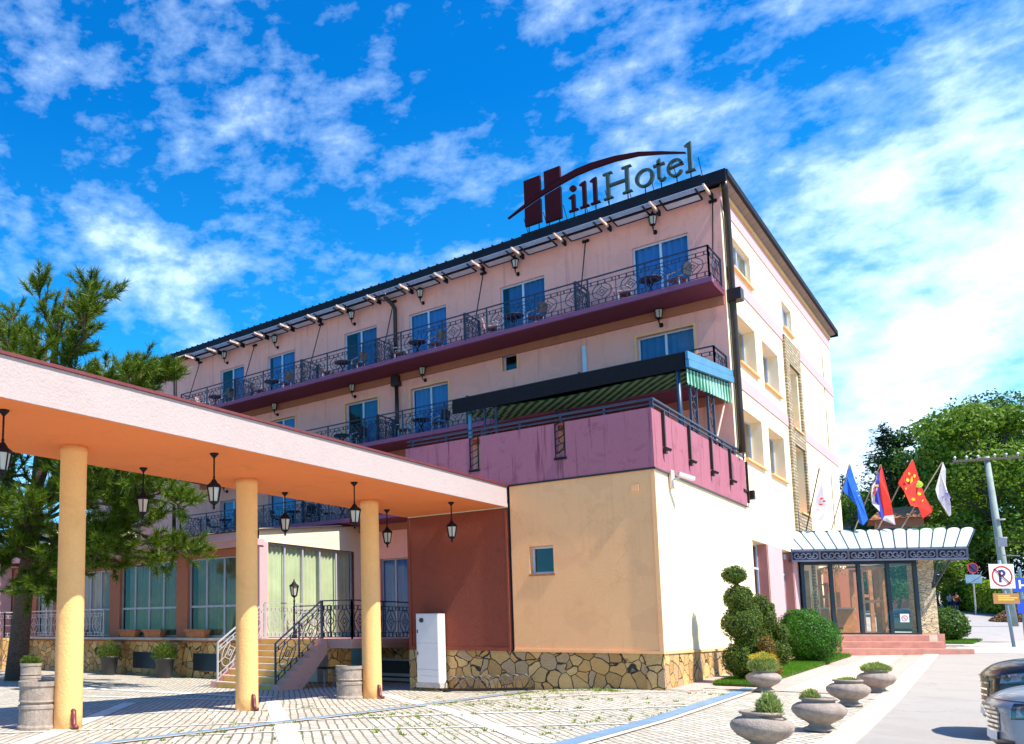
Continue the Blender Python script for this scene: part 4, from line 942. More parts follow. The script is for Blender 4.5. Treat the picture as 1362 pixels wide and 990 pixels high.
def tuft_mesh(parent, name, x, y, z, r, h, n, mat, ls=.07, upw=1.0):
    mb = MB(); mb.raw = True
    for _ in range(n):
        a = random.random()*2*PI; rr = r*math.sqrt(random.random()); zz = z+h*random.random()*(1-.6*(rr/r)**2)
        p = V((x+rr*math.cos(a), y+rr*math.sin(a), zz)); d = V((math.cos(a)*rr/r+random.gauss(0, .4), math.sin(a)*rr/r+random.gauss(0, .4), upw*random.uniform(.4, 1.2))).normalized()
        w = d.cross(V((random.gauss(0, 1), random.gauss(0, 1), random.gauss(0, 1)))).normalized()*ls*.16; l = ls*random.uniform(.6, 1.5)
        mb.add([p-w, p+w, p+w*.6+d*l*.7, p+d*l], [(0, 1, 2, 3)])
    return mb.build(name, mat, parent)
drum(-13.45, 8.72, 'ribbed concrete drum planter half hidden by the near column', False)
drum(-13.42, 18.18, 'ribbed concrete drum planter half hidden by the far column', False)
drum(-24.2, 15.4, 'small concrete planter with a green and yellow shrub beside the pine trunk', True)
def pot(x, y, lab):
    t = thing('potted_shrub', lab, 'plant pot', (x, y, g(x, y)), group='dark pots along the stone base'); z = g(x, y)
    mb = MB(); mb.smooth = True; mb.lathe([(.28, z), (.3, z+.05), (.40, z+.72), (.45, z+.74), (.45, z+.82), (.38, z+.82), (.36, z+.7)], (x, y, 0), 24); mb.build('pot', 'darkplastic', t)
    tuft_mesh(t, 'foliage', x, y, z+.75, .5, .75, 1400, 'topiary', .1)
pot(-30.1, 23.1, 'dark pot with clipped shrub beside the cellar window further from the stairs')
pot(-26.4, 23.1, 'dark pot with small clipped shrub on the stair side of the stone base')
for i, (x, lab) in enumerate(((-29.6, 'terracotta trough under the first pane of the wide wing window'), (-27.9, 'terracotta trough at the stair end of the wide wing window'), (-25.2, 'terracotta trough under the wing window nearest the staircase'), (-33.6, 'terracotta trough on the ledge behind the near column'))):
    t = thing('flower_trough', lab, 'trough', (x, WY-.2, 1.19), group='terracotta troughs on the window ledge')
    mb = MB(); mb.add([(x-.48, WY-.3, 1.19), (x+.48, WY-.3, 1.19), (x+.48, WY-.04, 1.19), (x-.48, WY-.04, 1.19), (x-.6, WY-.36, 1.52), (x+.6, WY-.36, 1.52), (x+.6, WY-.02, 1.52), (x-.6, WY-.02, 1.52)], [(0,3,2,1),(0,1,5,4),(1,2,6,5),(2,3,7,6),(3,0,4,7)]); mb.box((x-.64, WY-.40, 1.45), (x+.64, WY-.361, 1.54)); mb.build('trough', 'terracotta_pot', t)
    mb = MB(); mb.quad((x-.58, WY-.34, 1.48), (x+.58, WY-.34, 1.48), (x+.58, WY-.03, 1.48), (x-.58, WY-.03, 1.48)); mb.build('soil', 'soil', t)
# stored items under the landing
t = thing('stored_cabinet', 'white appliance cabinet stored in the shade under the landing', 'cabinet', (-19.3, 24.2, -.38))
mb = MB(); mb.box((-19.8, 24.0, -.38), (-19.1, 24.6, .62)); mb.build('housing', 'bluesheet' if 0 else 'cabinet', t, bevel=.01); mb = MB(); mb.box((-19.78, 23.98, -.33), (-19.12, 23.999, .6)); mb.build('door', 'cabinet', t)
t = thing('wall_box', 'dark blue box fixed under the landing beside the stored cabinet', 'box', (-18.4, 25.8, .2)); mb = MB(); mb.box((-18.9, 25.75, .15), (-17.9, 26.04, .95)); mb.build('housing', 'bluesheet', t); mb = MB(); mb.box((-18.85, 25.735, .2), (-17.95, 25.749, .9)); mb.build('door', 'bluesheet', t)
t = thing('stored_table', 'round table on pale legs stored under the stairs', 'table', (-17.4, 22.6, -.38))
mb = MB(); mb.lathe([(.55, .2), (.55, .24)], (-17.6, 22.9, 0), 20); mb.build('table_top', 'darkplastic', t)
for a in (0, 2.1, 4.2): mb = MB(); mb.bar((-17.6+.3*math.cos(a), 22.9+.3*math.sin(a), -.38), (-17.6+.3*math.cos(a), 22.9+.3*math.sin(a), .2), .05); mb.build('leg', 'whitemetal', t)
# ------------------------------------------------------------------ balcony tables and chairs
ch = thing('balcony_chair', 'x', 'chair', (0, 0, 0), 1e-9)
mb = MB(); mb.box((-.23, -.22, .42), (.23, .22, .46)); mb.build('seat', 'redbrown_chair', ch)
mb = MB(); mb.prism([(-.22, .5), (.22, .5), (.24, .85), (0, .93), (-.24, .85)], (0, .24, 0), UX, V((0, .18, 1)), V((0, .03, 0))); mb.build('backrest', 'darkplastic', ch)
for x in (-.21, .21):
    for y in (-.2, .2): mb = MB(); mb.bar((x, y, 0), (x*.98, y, .44), .035); mb.build('leg', 'whitemetal', ch)
    mb = MB(); mb.bar((x, -.2, .44), (x, -.2, .64), .03); mb.bar((x, -.22, .64), (x, .3, .66), .045, .03); mb.build('armrest', 'whitemetal', ch)
chp = copy_tree(ch)
for c in chp.children:
    if c.name.startswith('backrest'): c.data = c.data.copy(); c.data.materials.clear(); c.data.materials.append(M['pinkcloth']); c['label'] = 'pink slatted backrest'
tb = thing('balcony_table', 'x', 'table', (0, 0, 0), 1e-9)
mb = MB(); mb.lathe([(.36, .70), (.37, .71), (.37, .73), (.36, .74)], n=20); mb.build('table_top', 'darkplastic', tb)
for a in range(4): mb = MB(); mb.bar((.27*math.cos(a*PI/2+.7), .27*math.sin(a*PI/2+.7), 0), (-.2*math.cos(a*PI/2+.7), -.2*math.sin(a*PI/2+.7), .70), .03); mb.build('leg', 'blackmetal', tb)
fc = fp = ft = True
lev = {12.83: 'top floor', 9.47: 'middle floor', 6.31: 'lowest floor'}
spots = [(12.83, x, w) for x, w in ((-9.0, 'corner'), (-14.0, 'second'), (-18.3, 'third'), (-22.2, 'fourth'), (-26.5, 'fifth'), (-30.4, 'sixth'))] + \
        [(9.47, x, w) for x, w in ((-18.2, 'third'), (-22.3, 'fourth'), (-26.5, 'fifth'))] + [(6.31, x, w) for x, w in ((-22.3, 'fourth'), (-25.2, 'fifth'), (-29.6, 'sixth'))]
for z, x, w in spots:
    y = YB+.72; s = '%s %s balcony' % (w, lev[z])
    place(tb, ft, (x, y, z), random.random(), 'small round table on the ' + s, 'balcony tables'); ft = False
    pk = (w in ('corner', 'second', 'sixth')) and z > 12
    if pk: place(chp, fp, (x-.85, y, z), PI/2+.3, 'pink backed chair on the ' + s, 'balcony chairs'); fp = False
    else: place(ch, fc, (x-.85, y+.05, z), PI/2+.3, 'dark chair left of the table, ' + s, 'balcony chairs'); fc = False
    place(ch, fc, (x+.85, y, z), -PI/2-.3, 'dark chair right of the table, ' + s, 'balcony chairs'); fc = False
# ------------------------------------------------------------------ entrance pavilion (turned 31 degrees)
e_ = V((math.cos(R(31)), math.sin(R(31)), 0)); n_ = V((e_.y, -e_.x, 0)); E0 = V((-6.9, 38.15, 0)); ZF = 1.33; Z3 = V((0, 0, 1))
def E(t, o, z): return E0 + e_*t + n_*o + Z3*z
ent = thing('entrance_pavilion', 'glazed entrance pavilion with dark posts and rough stone pier', 'entrance', tuple(E(3, -.9, .6)))
def eb(mb, t0, t1, o0, o1, z0, z1): return mb.obox(E(t0, o0, z0), e_*(t1-t0), n_*(o1-o0), Z3*(z1-z0))
go = -.75
mb = MB()
for t in (.62, 1.62, 2.58, 3.58, 4.5): eb(mb, t-.06, t+.06, go-.06, go+.06, ZF, 4.25)
eb(mb, .62, 4.5, go-.05, go+.05, ZF, ZF+.07); eb(mb, .62, 4.5, go-.05, go+.05, 4.05, 4.25)
eb(mb, 4.45, 4.55, go-3.5, go-.1, ZF, ZF+.07); eb(mb, 4.45, 4.55, go-3.5, go-.1, 4.05, 4.2); eb(mb, .57, .67, go-1.4, go-.1, ZF, 4.2)
mb.build('steel_frame', 'framedark', ent)
mb = MB()
for a, b in ((.68, 1.56), (1.68, 2.52), (2.64, 3.52), (3.64, 4.44)): mb.quad(E(a, go, ZF+.07), E(b, go, ZF+.07), E(b, go, 4.05), E(a, go, 4.05))
mb.build('pane', 'glassclear', ent)
mb = MB()
for a, b in ((2.7, 3.46),): 
    for t in (a, b-.1): eb(mb, t, t+.1, go-.25, go-.18, ZF, 3.95)
    for z in (ZF, ZF+.5 if 0 else 2.55, 3.85): eb(mb, a+.1, b-.1, go-.25, go-.18, z, z+.12)
eb(mb, 3.75, 4.0, go-1.5, go-1.4, ZF, 4.0); eb(mb, 4.1, 4.3, go-1.9, go-1.8, ZF, 4.0); eb(mb, 1.75, 1.95, go-2.9, go-2.8, ZF, 4.0)
eb(mb, .72, 1.3, go-1.6, go-1.1, ZF, 3.9); eb(mb, 1.75, 2.5, go-3.2, go-3.1, 2.6, 2.75)
mb.build('timber_door', 'wood', ent)
mb = MB(); eb(mb, 0.0, 5.0, -5.5, go+.15, ZF-.3, ZF-.004); mb.build('floor', 'tread', ent)
mb = MB(); eb(mb, -.2, 4.7, -4.6, -.2, 4.25, 4.45); mb.build('roof_slab', 'whitemetal', ent)
mb = MB(); eb(mb, -.5, 4.8, -5.6, -5.4, ZF, 4.2); mb.build('lobby_wall', 'brown_wall', ent)
for tt, oo in ((.9, -5.2), (1.9, -4.4), (2.9, -5.2), (3.9, -4.6)):
    mb = MB(); eb(mb, tt, tt+.14, oo, oo+.1, ZF, 4.1); eb(mb, tt+.7, tt+.84, oo, oo+.1, ZF, 4.1); eb(mb, tt+.14, tt+.7, oo, oo+.09, 2.9, 3.02); eb(mb, tt+.14, tt+.7, oo, oo+.09, 3.98, 4.1); mb.build('timber_frame', 'wood', ent)
mb = MB(); eb(mb, 1.3, 3.6, -4.2, -3.7, ZF, ZF+1.05); mb.build('reception_desk', 'wood', ent)
mb = MB(); eb(mb, 1.25, 3.65, -4.25, -3.6, ZF+1.05, ZF+1.12); mb.build('desk_top', 'tread', ent)
mb = MB(); eb(mb, 4.58, 5.18, go-.7, go-.05, .5, 4.24); mb.build('stone_pier', 'rubble', ent)
mb = MB(); eb(mb, 4.5, 5.3, go-.8, go+.05, .45, 1.36); mb.build('pier_base', 'terra', ent)
mb = MB(); eb(mb, .1, .5, go-.5, go-.15, ZF, 4.2); mb.build('stone_pier', 'ledgerx', ent)
mb = MB(); eb(mb, 3.88, 4.18, go+.012, go+.018, 1.8, 2.12); p1 = mb.build('notice', 'cabinet', ent)
mb = MB(); c = E(4.03, go+.022, 1.96)
for i in range(16):
    a0, a1 = i*PI/8, (i+1)*PI/8; mb.bar(c+e_*.1*math.cos(a0)+Z3*.1*math.sin(a0), c+e_*.1*math.cos(a1)+Z3*.1*math.sin(a1), .018, .004)
mb.bar(c-e_*.07+Z3*.07, c+e_*.07-Z3*.07, .018, .004)
M['signred'] = simple('sign_red', (.5, .02, .02), .4, var=0); mb.build('notice_symbol', 'signred', p1)
# steps
stp = thing('entrance_steps', 'three broad terracotta entrance steps in front of the glass doors', 'steps', tuple(E(3, .6, .5)))
for k, (t0, t1, o1, z1) in enumerate(((.8, 4.72, -.55, ZF-.01), (.55, 4.9, .0, ZF-.26), (.35, 5.45, .75, ZF-.51))):
    mb = MB(); eb(mb, t0, t1, go-.5 if k == 0 else (-.552 if k == 1 else -.002), o1, .2, z1); o = mb.build('step', 'terra', stp, bevel=.02)
mb = MB(); eb(mb, -.1, .8, go-.5, -.2, .3, ZF-.012); mb.build('landing_block', 'tread', stp)
# scalloped canopy
can = thing('entrance_canopy', 'glass canopy of white scalloped panels on dark scrollwork fascia above the entrance', 'canopy', tuple(E(3, 0, 4.3)))
z0c, z1c = 4.16, 4.56; CL = 5.9
mb = MB()
for z, w in ((z0c, .07), (z1c, .07)): mb.bar(E(0, 0, z), E(CL, 0, z), w)
for i in range(7): mb.bar(E(CL*i/6, 0, z0c), E(CL*i/6, 0, z1c), .06)
def spiral(mb, c, u, v, r, turns, s, w=.03):
    pts = [c + u*(r*(1-.75*k/14)*math.cos(s*k/14*turns*2*PI)) + v*(r*(1-.75*k/14)*math.sin(s*k/14*turns*2*PI)) for k in range(15)]
    for p, q in zip(pts, pts[1:]): mb.bar(p, q, w)
for i in range(6):
    for f, s, flip in ((.2, 1, 1), (.4, -1, -1), (.62, 1, 1), (.82, -1, -1)):
        spiral(mb, E(CL*(i+f)/6, 0, (z0c+z1c)/2), e_*flip, Z3*-1, .145, 1.25, 1, .04)
    mb.bar(E(CL*i/6, 0, (z0c+z1c)/2+.13), E(CL*(i+1)/6, 0, (z0c+z1c)/2+.13), .018)
for z, w in ((z0c, .07), (z1c, .07)): mb.bar(E(CL, 0, z), E(CL, -1.6, z), w); mb.bar(E(0, 0, z), E(0, -1.0, z), w)
for t in (0, CL*.33, CL*.66, CL): mb.bar(E(t, 0, z1c), E(t, -2.4, z1c+.02), .05)
mb.build('scroll_fascia', 'scroll', can)
mb = MB(); eb(mb, .02, CL-.02, -.06, -.05, z0c+.03, z1c-.03); mb.build('fascia_backing', 'scroll_back', can)
npn = 15; fan = .95
rb = MB()
for i in range(npn):
    t0 = CL*i/npn; w = CL/npn; lean0 = -.18 + (i/npn)*1.25*.55; 
    def PP(s, r):   # s across 0..1, r up-slope 0..1
        k = (t0 + w*s)/CL
        return E(t0 + w*s + r*(-.22 + 1.05*k), .04 - .95*r, z1c+.04 + .80*r)
    pts = [PP(.04, 0), PP(.96, 0), PP(.96, .86)] + [PP(.5+.46*math.cos(a), .86+.16*math.sin(a)) for a in [PI*j/8 for j in range(1, 8)]] + [PP(.04, .86)]
    mb = MB(); up = V((0, 0, .02)); m = len(pts); mb.add(pts + [p+up for p in pts], [tuple(range(m))[::-1], tuple(range(m, 2*m))] + [(j, (j+1) % m, m+(j+1) % m, m+j) for j in range(m)])
    mb.build('scalloped_panel', 'whitepanel', can)
    rb.bar(PP(0, 0), PP(0, .92), .045)
rb.bar(PP(1, 0), PP(1, .92), .045); rb.build('rib', 'railmetal', can)
mb = MB(); mb.bar(E(.3, -1.0, 5.36), E(4.9, -1.0, 5.36), .12, .12); eb(mb, .2, 4.9, -2.6, -1.0, 4.6, 4.7); mb.build('rear_beam', 'framedark', can)
mb = MB() # side bracket with scrolls by the pier
mb.bar(E(4.95, -.05, 4.1), E(4.95, -.55, 3.1), .05); mb.bar(E(5.35, -.05, 4.1), E(4.97, -.5, 3.1), .05)
for k in range(4): spiral(mb, E(5.1-.05*k, -.15-.1*k, 3.95-k*.23), e_, Z3, .09, 1.1, 1 if k % 2 else -1, .02)
mb.build('scroll_bracket', 'railmetal', can)
# luggage cart and chandelier seen through the glass
lc_ = thing('luggage_cart', 'brass birdcage luggage cart standing inside the glass entrance', 'luggage cart', tuple(E(1.9, -1.9, ZF)))
M['brass'] = simple('brass', (.75, .42, .12), .25, .9, var=.05)
mb = MB(); mb.smooth = True
for dx, dy in ((1, 0), (0, 1), (.7, .7), (-.7, .7)):
    pts = []
    for k in range(13):
        a = PI*k/12; r = .42*math.cos(a); zz = ZF+1.45+.55*math.sin(a); pts.append(E(1.75, -1.8, 0) + e_*dx*r + n_*dy*r + Z3*zz)
    pts = [pts[0]-Z3*1.15] + pts + [pts[-1]-Z3*1.15]; mb.tube(pts, .022, 6)
mb.build('brass_frame', 'brass', lc_)
mb = MB(); eb(mb, 1.3, 2.2, -2.2, -1.4, ZF+.2, ZF+.28); mb.build('platform', 'maroon', lc_)
chn = thing('chandelier', 'gold chandelier hanging inside the glass entrance', 'chandelier', tuple(E(2.1, -1.6, 3.9)))
mb = MB(); 
for k in range(90): a = random.random()*2*PI; r = .5*math.sqrt(random.random()); p = E(2.1, -1.6, 3.7+random.random()*.35)+e_*r*math.cos(a)+n_*r*math.sin(a); mb.box(p-V((.02,.02,.03)), p+V((.02,.02,.03)))
mb.build('crystals', 'brass', chn); mb = MB(); mb.lathe([(.3, 0), (.3, .03)], tuple(E(2.1, -1.6, 3.95)), 12); mb.lathe([(.015, .03), (.015, .28)], tuple(E(2.1, -1.6, 3.95)), 6); mb.build('ceiling_plate', 'brass', chn)
# ------------------------------------------------------------------ flags
M['flag_w'] = simple('white_flag', (.60, .54, .60), .8, var=.05); M['flag_b'] = simple('blue_flag', (.0, .10, .55), .8, var=.08); M['flag_r'] = simple('red_flag', (.72, .03, .015), .8, var=.06)
M['flag_y'] = simple('flag_yellow', (.85, .62, .03), .8, var=.05); M['flag_g'] = simple('flag_lime', (.42, .62, .05), .8, var=.05); M['flag_p'] = simple('flag_purple', (.22, .18, .45), .8, var=.05); M['flag_db'] = simple('flag_deep_blue', (.03, .04, .35), .8, var=.05)
M['polewood'] = simple('pale_pole', (.35, .28, .2), .6, var=.1)
def flag(label, t, lean, base, zones, emb=None, plen=2.75, rear=.25, outline=None):
    ft_ = thing('flag', label, 'flag', tuple(E(t, -1.0, 5.4)), group='flags over the entrance canopy')
    a = E(t, -1.0, 5.36); b = a + e_*lean + n_*rear + Z3*plen
    mb = MB(); mb.tube([a, b], .022, 6); mb.build('pole', base, ft_)
    # cloth hangs from the upper pole; local coords (x along e_, z down from the tip)
    o = b + n_*.05
    for part, mat_, poly, k in zones:
        mb = MB(); pts = [o + e_*x - Z3*z + n_*(.10*math.sin(z*5+x*9)*min(1, z) + .005*k) for x, z in [(xx*1.12, zz*1.14) for xx, zz in poly]]
        m = len(pts); th = n_*.008
        mb.add(pts + [p+th for p in pts], [tuple(range(m))[::-1], tuple(range(m, 2*m))] + [(j, (j+1) % m, m+(j+1) % m, m+j) for j in range(m)])
        mb.build(part, mat_, ft_)
def dot(cx, cz, rx, rz, n=10, rot=0): return [(cx+rx*math.cos(2*PI*i/n+rot), cz+rz*math.sin(2*PI*i/n+rot)) for i in range(n)]
def star(cx, cz, r): return [(cx+(r if i % 2 == 0 else r*.4)*math.sin(PI*i/5), cz-(r if i % 2 == 0 else r*.4)*math.cos(PI*i/5)) for i in range(10)]
flag('narrow white flag with red emblem, leftmost over the canopy by the wall', .95, .55, 'brownmetal', [
    ('cloth', 'flag_w', [(0, 0), (.10, .6), (.18, 1.45), (.10, 1.5), (.0, 1.85), (-.30, 1.9), (-.22, 1.3), (-.12, .6)], 0)] +
    [('emblem', 'flag_r', dot(-.02+.06*math.sin(i*2.1), .75+.11*i, .05, .035, 6, i), 1.6) for i in range(6)], plen=2.55)
flag('plain blue flag with small pale stars', 1.85, .72, 'polewood', [
    ('cloth', 'flag_b', [(0, 0), (.12, .5), (.28, 1.2), (.40, 1.95), (.22, 2.15), (.12, 2.05), (.08, 1.4), (-.08, 1.15), (-.33, .93), (-.15, .45)], 0)] +
    [('star', 'flag_w', star(x, z, .035), 1.6) for x, z in ((.14, .95), (.16, 1.12), (.22, 1.27), (.24, 1.6))], plen=2.65)
flag('red, blue and white striped flag with a shield', 2.65, 1.0, 'polewood', [
    ('red_stripe', 'flag_r', [(0, 0), (.10, .6), (.20, 1.3), (.25, 1.75), (.0, 1.78), (-.10, 1.2), (-.12, .55)], 0),
    ('blue_stripe', 'flag_db', [(-.03, .15), (-.12, .55), (-.10, 1.2), (.02, 1.79), (-.02, 1.95), (-.12, 1.9), (-.26, 1.35), (-.27, .62)], -.6),
    ('white_stripe', 'flag_w', [(-.18, .48), (-.12, .9), (-.14, 1.2), (-.2, 1.65), (-.35, 1.35), (-.42, 1.0), (-.36, .75)], .4),
    ('white_stripe', 'flag_w', [(.0, 1.79), (.25, 1.76), (.24, 2.12), (.05, 1.98), (-.08, 1.92)], .5),
    ('shield', 'flag_r', [(-.3, .85), (-.22, .78), (-.14, .85), (-.16, 1.05), (-.24, 1.12), (-.31, 1.03)], 2.0), ('shield_cross', 'flag_w', [(-.24, .82), (-.2, .82), (-.2, 1.06), (-.24, 1.06)], 2.6), ('shield_crown', 'flag_y', [(-.29, .78), (-.26, .70), (-.22, .74), (-.18, .70), (-.15, .78)], 2.4)], plen=2.6)
flag('big red flag with yellow dots and a lime disc', 3.45, 1.30, 'polewood', [
    ('cloth', 'flag_r', [(0, 0), (.16, .7), (.30, 1.3), (.42, 1.75), (.38, 1.85), (.12, 2.05), (.05, 1.65), (-.22, 1.6), (-.38, 1.1), (-.5, .8), (-.3, .45)], 0),
    ('disc', 'flag_g', dot(.10, .86, .11, .13), 1.6)] +
    [('dot', 'flag_y', dot(x, z, a, b_), 1.6) for x, z, a, b_ in ((-.18, .5, .025, .05), (.0, .58, .05, .06), (-.25, .72, .05, .06), (-.1, .74, .05, .14), (-.3, 1.02, .055, .05), (-.2, 1.14, .07, .13), (.06, 1.2, .05, .06), (-.12, 1.38, .05, .06), (.24, 1.45, .07, .06), (-.34, 1.25, .03, .05))], plen=2.75)
flag('white flag with purple lettering and a yellow arc, above the outer end of the canopy', 4.25, 1.5, 'polewood', [
    ('cloth', 'flag_w', [(0, 0), (.05, .25), (.06, .8), (.12, 1.45), (.14, 1.8), (.08, 1.85), (-.08, 1.65), (-.2, 1.25), (-.34, .95), (-.26, .7), (-.12, .35)], 0),
    ('arc', 'flag_y', [(-.17, .66), (-.10, .72), (-.02, .72), (.03, .62), (.02, .78), (-.10, .79)], 1.6)] +
    [('letter', 'flag_p', q, 1.6) for q in ([(-.10, .85), (.02, .82), (.05, 1.0), (.0, 1.02), (-.02, .92), (-.06, .93), (-.05, 1.05), (-.09, 1.04)], [(-.02, 1.08), (.06, 1.05), (.09, 1.25), (.02, 1.28)], dot(-.17, 1.0, .022, .03, 6), dot(-.13, 1.1, .022, .03, 6), dot(-.09, 1.2, .022, .03, 6), dot(-.05, 1.3, .022, .03, 6), dot(.06, 1.45, .03, .05, 6))], plen=2.6)
# ------------------------------------------------------------------ bowl planters
bp = thing('bowl_planter', 'x', 'planter', (0, 0, 0), 1e-9)
mb = MB(); mb.smooth = True
mb.lathe([(.27, 0), (.28, .04), (.20, .08), (.17, .12), (.22, .16), (.36, .24), (.44, .34), (.455, .40), (.43, .46), (.35, .52), (.27, .545), (.275, .575), (.31, .585), (.32, .61), (.30, .63), (.25, .625), (.24, .54)], n=40)
mb.build('bowl', 'pot_concrete', bp)
mb = MB(); mb.lathe([(.005, .585), (.255, .58)], n=20, cap=False); mb.build('soil', 'soil', bp)
def herb(r, h, n, mat, cx=0, ls=.10): 
    return tuft_mesh(None, 'foliage', cx, 0, .57, r, h, n, mat, ls, 1.6)
def put_plants(pl, objs):
    for o in objs: o.parent = pl
P4 = [((-4.93, 23.2), 'concrete bowl planter with tall yellow flowered bush, beside the lawn'), ((-2.69, 16.14), 'concrete bowl planter with a small tuft on one side, second nearest to the camera'),
      ((-2.93, 20.7), 'concrete bowl planter with a thin green sprig, between two others near the kerb'), ((-2.86, 24.1), 'concrete bowl planter with spreading grey green herb, nearest to the entrance steps'),
      ((-2.82, 13.0), 'concrete bowl planter with drooping herb, nearest to the camera at the frame edge')]
plist = []
for i, ((x, y), lab) in enumerate(P4):
    o = place(bp, i == 0, (x, y, g(x, y)+.012), i*.7, lab, 'bowl planters along the kerb', scale=.825); plist.append(o)
put_plants(plist[0], [herb(.34, .50, 3800, 'lavender', 0, .085)])
fl = tuft_mesh(None, 'flowers', 0, 0, .92, .36, .22, 700, 'yellowflower', .035, 1.0); fl.parent = plist[0]
put_plants(plist[1], [herb(.15, .20, 900, 'lavender', -.14, .06)])
put_plants(plist[2], [herb(.19, .10, 700, 'lavender', .0, .055)])
put_plants(plist[3], [herb(.33, .24, 2200, 'lavender', .0, .07)])
put_plants(plist[4], [herb(.16, .36, 1500, 'lavender', -.14, .07)])
plist[4].children[-1].rotation_euler = (0, -.2, 0)
# ------------------------------------------------------------------ topiary and bushes
def blob_leaves(mb, c, rad, n, ls, bumpy=.2, shell=.35):
    c = V(c)
    for _ in range(n):
        d = V((random.gauss(0, 1), random.gauss(0, 1), random.gauss(0, 1))).normalized()
        k = 1 + bumpy*mnoise.noise(d*2.6+c) + .09*mnoise.noise(d*9+c) - shell*random.random()**3 + (.10*random.random() if random.random() < .03 else 0)
        p = c + V((d.x*rad[0], d.y*rad[1], d.z*rad[2]))*k
        nn = (d + V((random.gauss(0, .6), random.gauss(0, .6), random.gauss(0, .6)))).normalized()
        t = nn.cross(V((random.gauss(0, 1), random.gauss(0, 1), random.gauss(0, 1)))).normalized(); b = nn.cross(t)
        s = ls*random.uniform(.6, 1.3)
        mb.add([p-t*s*.5, p+b*s*.32, p+t*s*.6, p-b*s*.32], [(0, 1, 2, 3)])
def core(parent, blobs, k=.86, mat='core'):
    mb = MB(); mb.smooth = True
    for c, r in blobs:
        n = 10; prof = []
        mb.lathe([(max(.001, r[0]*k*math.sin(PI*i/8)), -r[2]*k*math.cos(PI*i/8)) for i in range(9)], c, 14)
    return mb.build('shadow_core', mat, parent)
def topiary(name, label, blobs, stem, n, ls, mat='topiary', grp=None):
    x, y = stem; t = thing(name, label, 'topiary' if 'topiary' in name else 'bush', (x, y, g(x, y)), group=grp)
    mb = MB(); mb.smooth = True; z = g(x, y); zt_top = max(c[2] for c, r in blobs)
    mb.tube([(x, y, z-.1), (x+.02, y, (z+zt_top)/2), (x, y, zt_top)], [.07, .05, .03], 8); mb.build('trunk', 'bark2', t)
    tot = sum(r[0]*r[1]+r[0]*r[2] for c, r in blobs); mb = MB(); mb.raw = True
    for c, r in blobs: blob_leaves(mb, c, r, int(n*(r[0]*r[1]+r[0]*r[2])/tot), ls)
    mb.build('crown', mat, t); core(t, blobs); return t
TX, TY = -5.83, 25.1; rS = V((.729, .685, 0))
def rt_blobs(cx, cy, D, lst):
    out = []
    for px, y, rx, rz in lst:
        k = (px-cx[0])*D/1125/1.0; p = V((cx[1], cx[2], 0)) + rS*k*.9; out.append(((p.x, p.y, 1.45+(840-y)*D/1125), (rx, rx, rz)))
    return out
topiary('spiral_topiary', 'tall cloud pruned topiary of stacked green balls in front of the cream wall', rt_blobs((984, TX, TY), 0, 22.3, [(982, 765, .29, .24), (984, 781, .07, .14), (985, 797, .33, .36), (993, 790, .22, .2), (996, 815, .22, .24), (987, 830, .45, .48), (1004, 822, .25, .35), (983, 878, .42, .46), (996, 856, .3, .3), (1005, 862, .22, .26)]), (TX, TY), 26000, .045, 'topiary', 'clipped topiary in the lawn')
TX2, TY2 = -5.53, 27.06
topiary('pompon_topiary', 'looser multi stemmed topiary of small balls between the spiral and the round bush', rt_blobs((1026, TX2, TY2), 0, 23.5, [(1013, 806, .24, .32), (1022, 826, .25, .42), (1029, 810, .12, .18), (1030, 822, .13, .2), (1039, 843, .25, .27), (1031, 863, .25, .34), (1043, 867, .20, .36), (1015, 850, .25, .4), (1020, 880, .28, .25)]), (TX2, TY2), 17000, .045, 'topiary', 'clipped topiary in the lawn')
topiary('browned_topiary', 'small cone of browned foliage behind the yellow flowered planter', [((-5.2, 25.0, .95), (.20, .20, .38)), ((-5.2, 25.0, .5), (.3, .3, .36))], (-5.2, 25.0), 5000, .045, 'topiary_brown', 'clipped topiary in the lawn')
bx0, by0 = -5.72, 33.1; zb = g(bx0, by0)
topiary('round_bush', 'large round clipped bright green bush in front of the entrance', [((bx0, by0, zb+.92), (.80, .80, .86)), ((bx0+.12, by0+.1, zb+.75), (.80, .80, .72)), ((bx0-.1, by0, zb+1.2), (.66, .66, .62))], (bx0, by0), 42000, .045, 'bush')
topiary('clipped_bush', 'small dark clipped bush on the grass beside the stone pier', [((-3.3, 49.4, g(-3.3, 49.4)+.75), (.95, .95, .78))], (-3.3, 49.4), 9000, .09, 'leaf_mid')
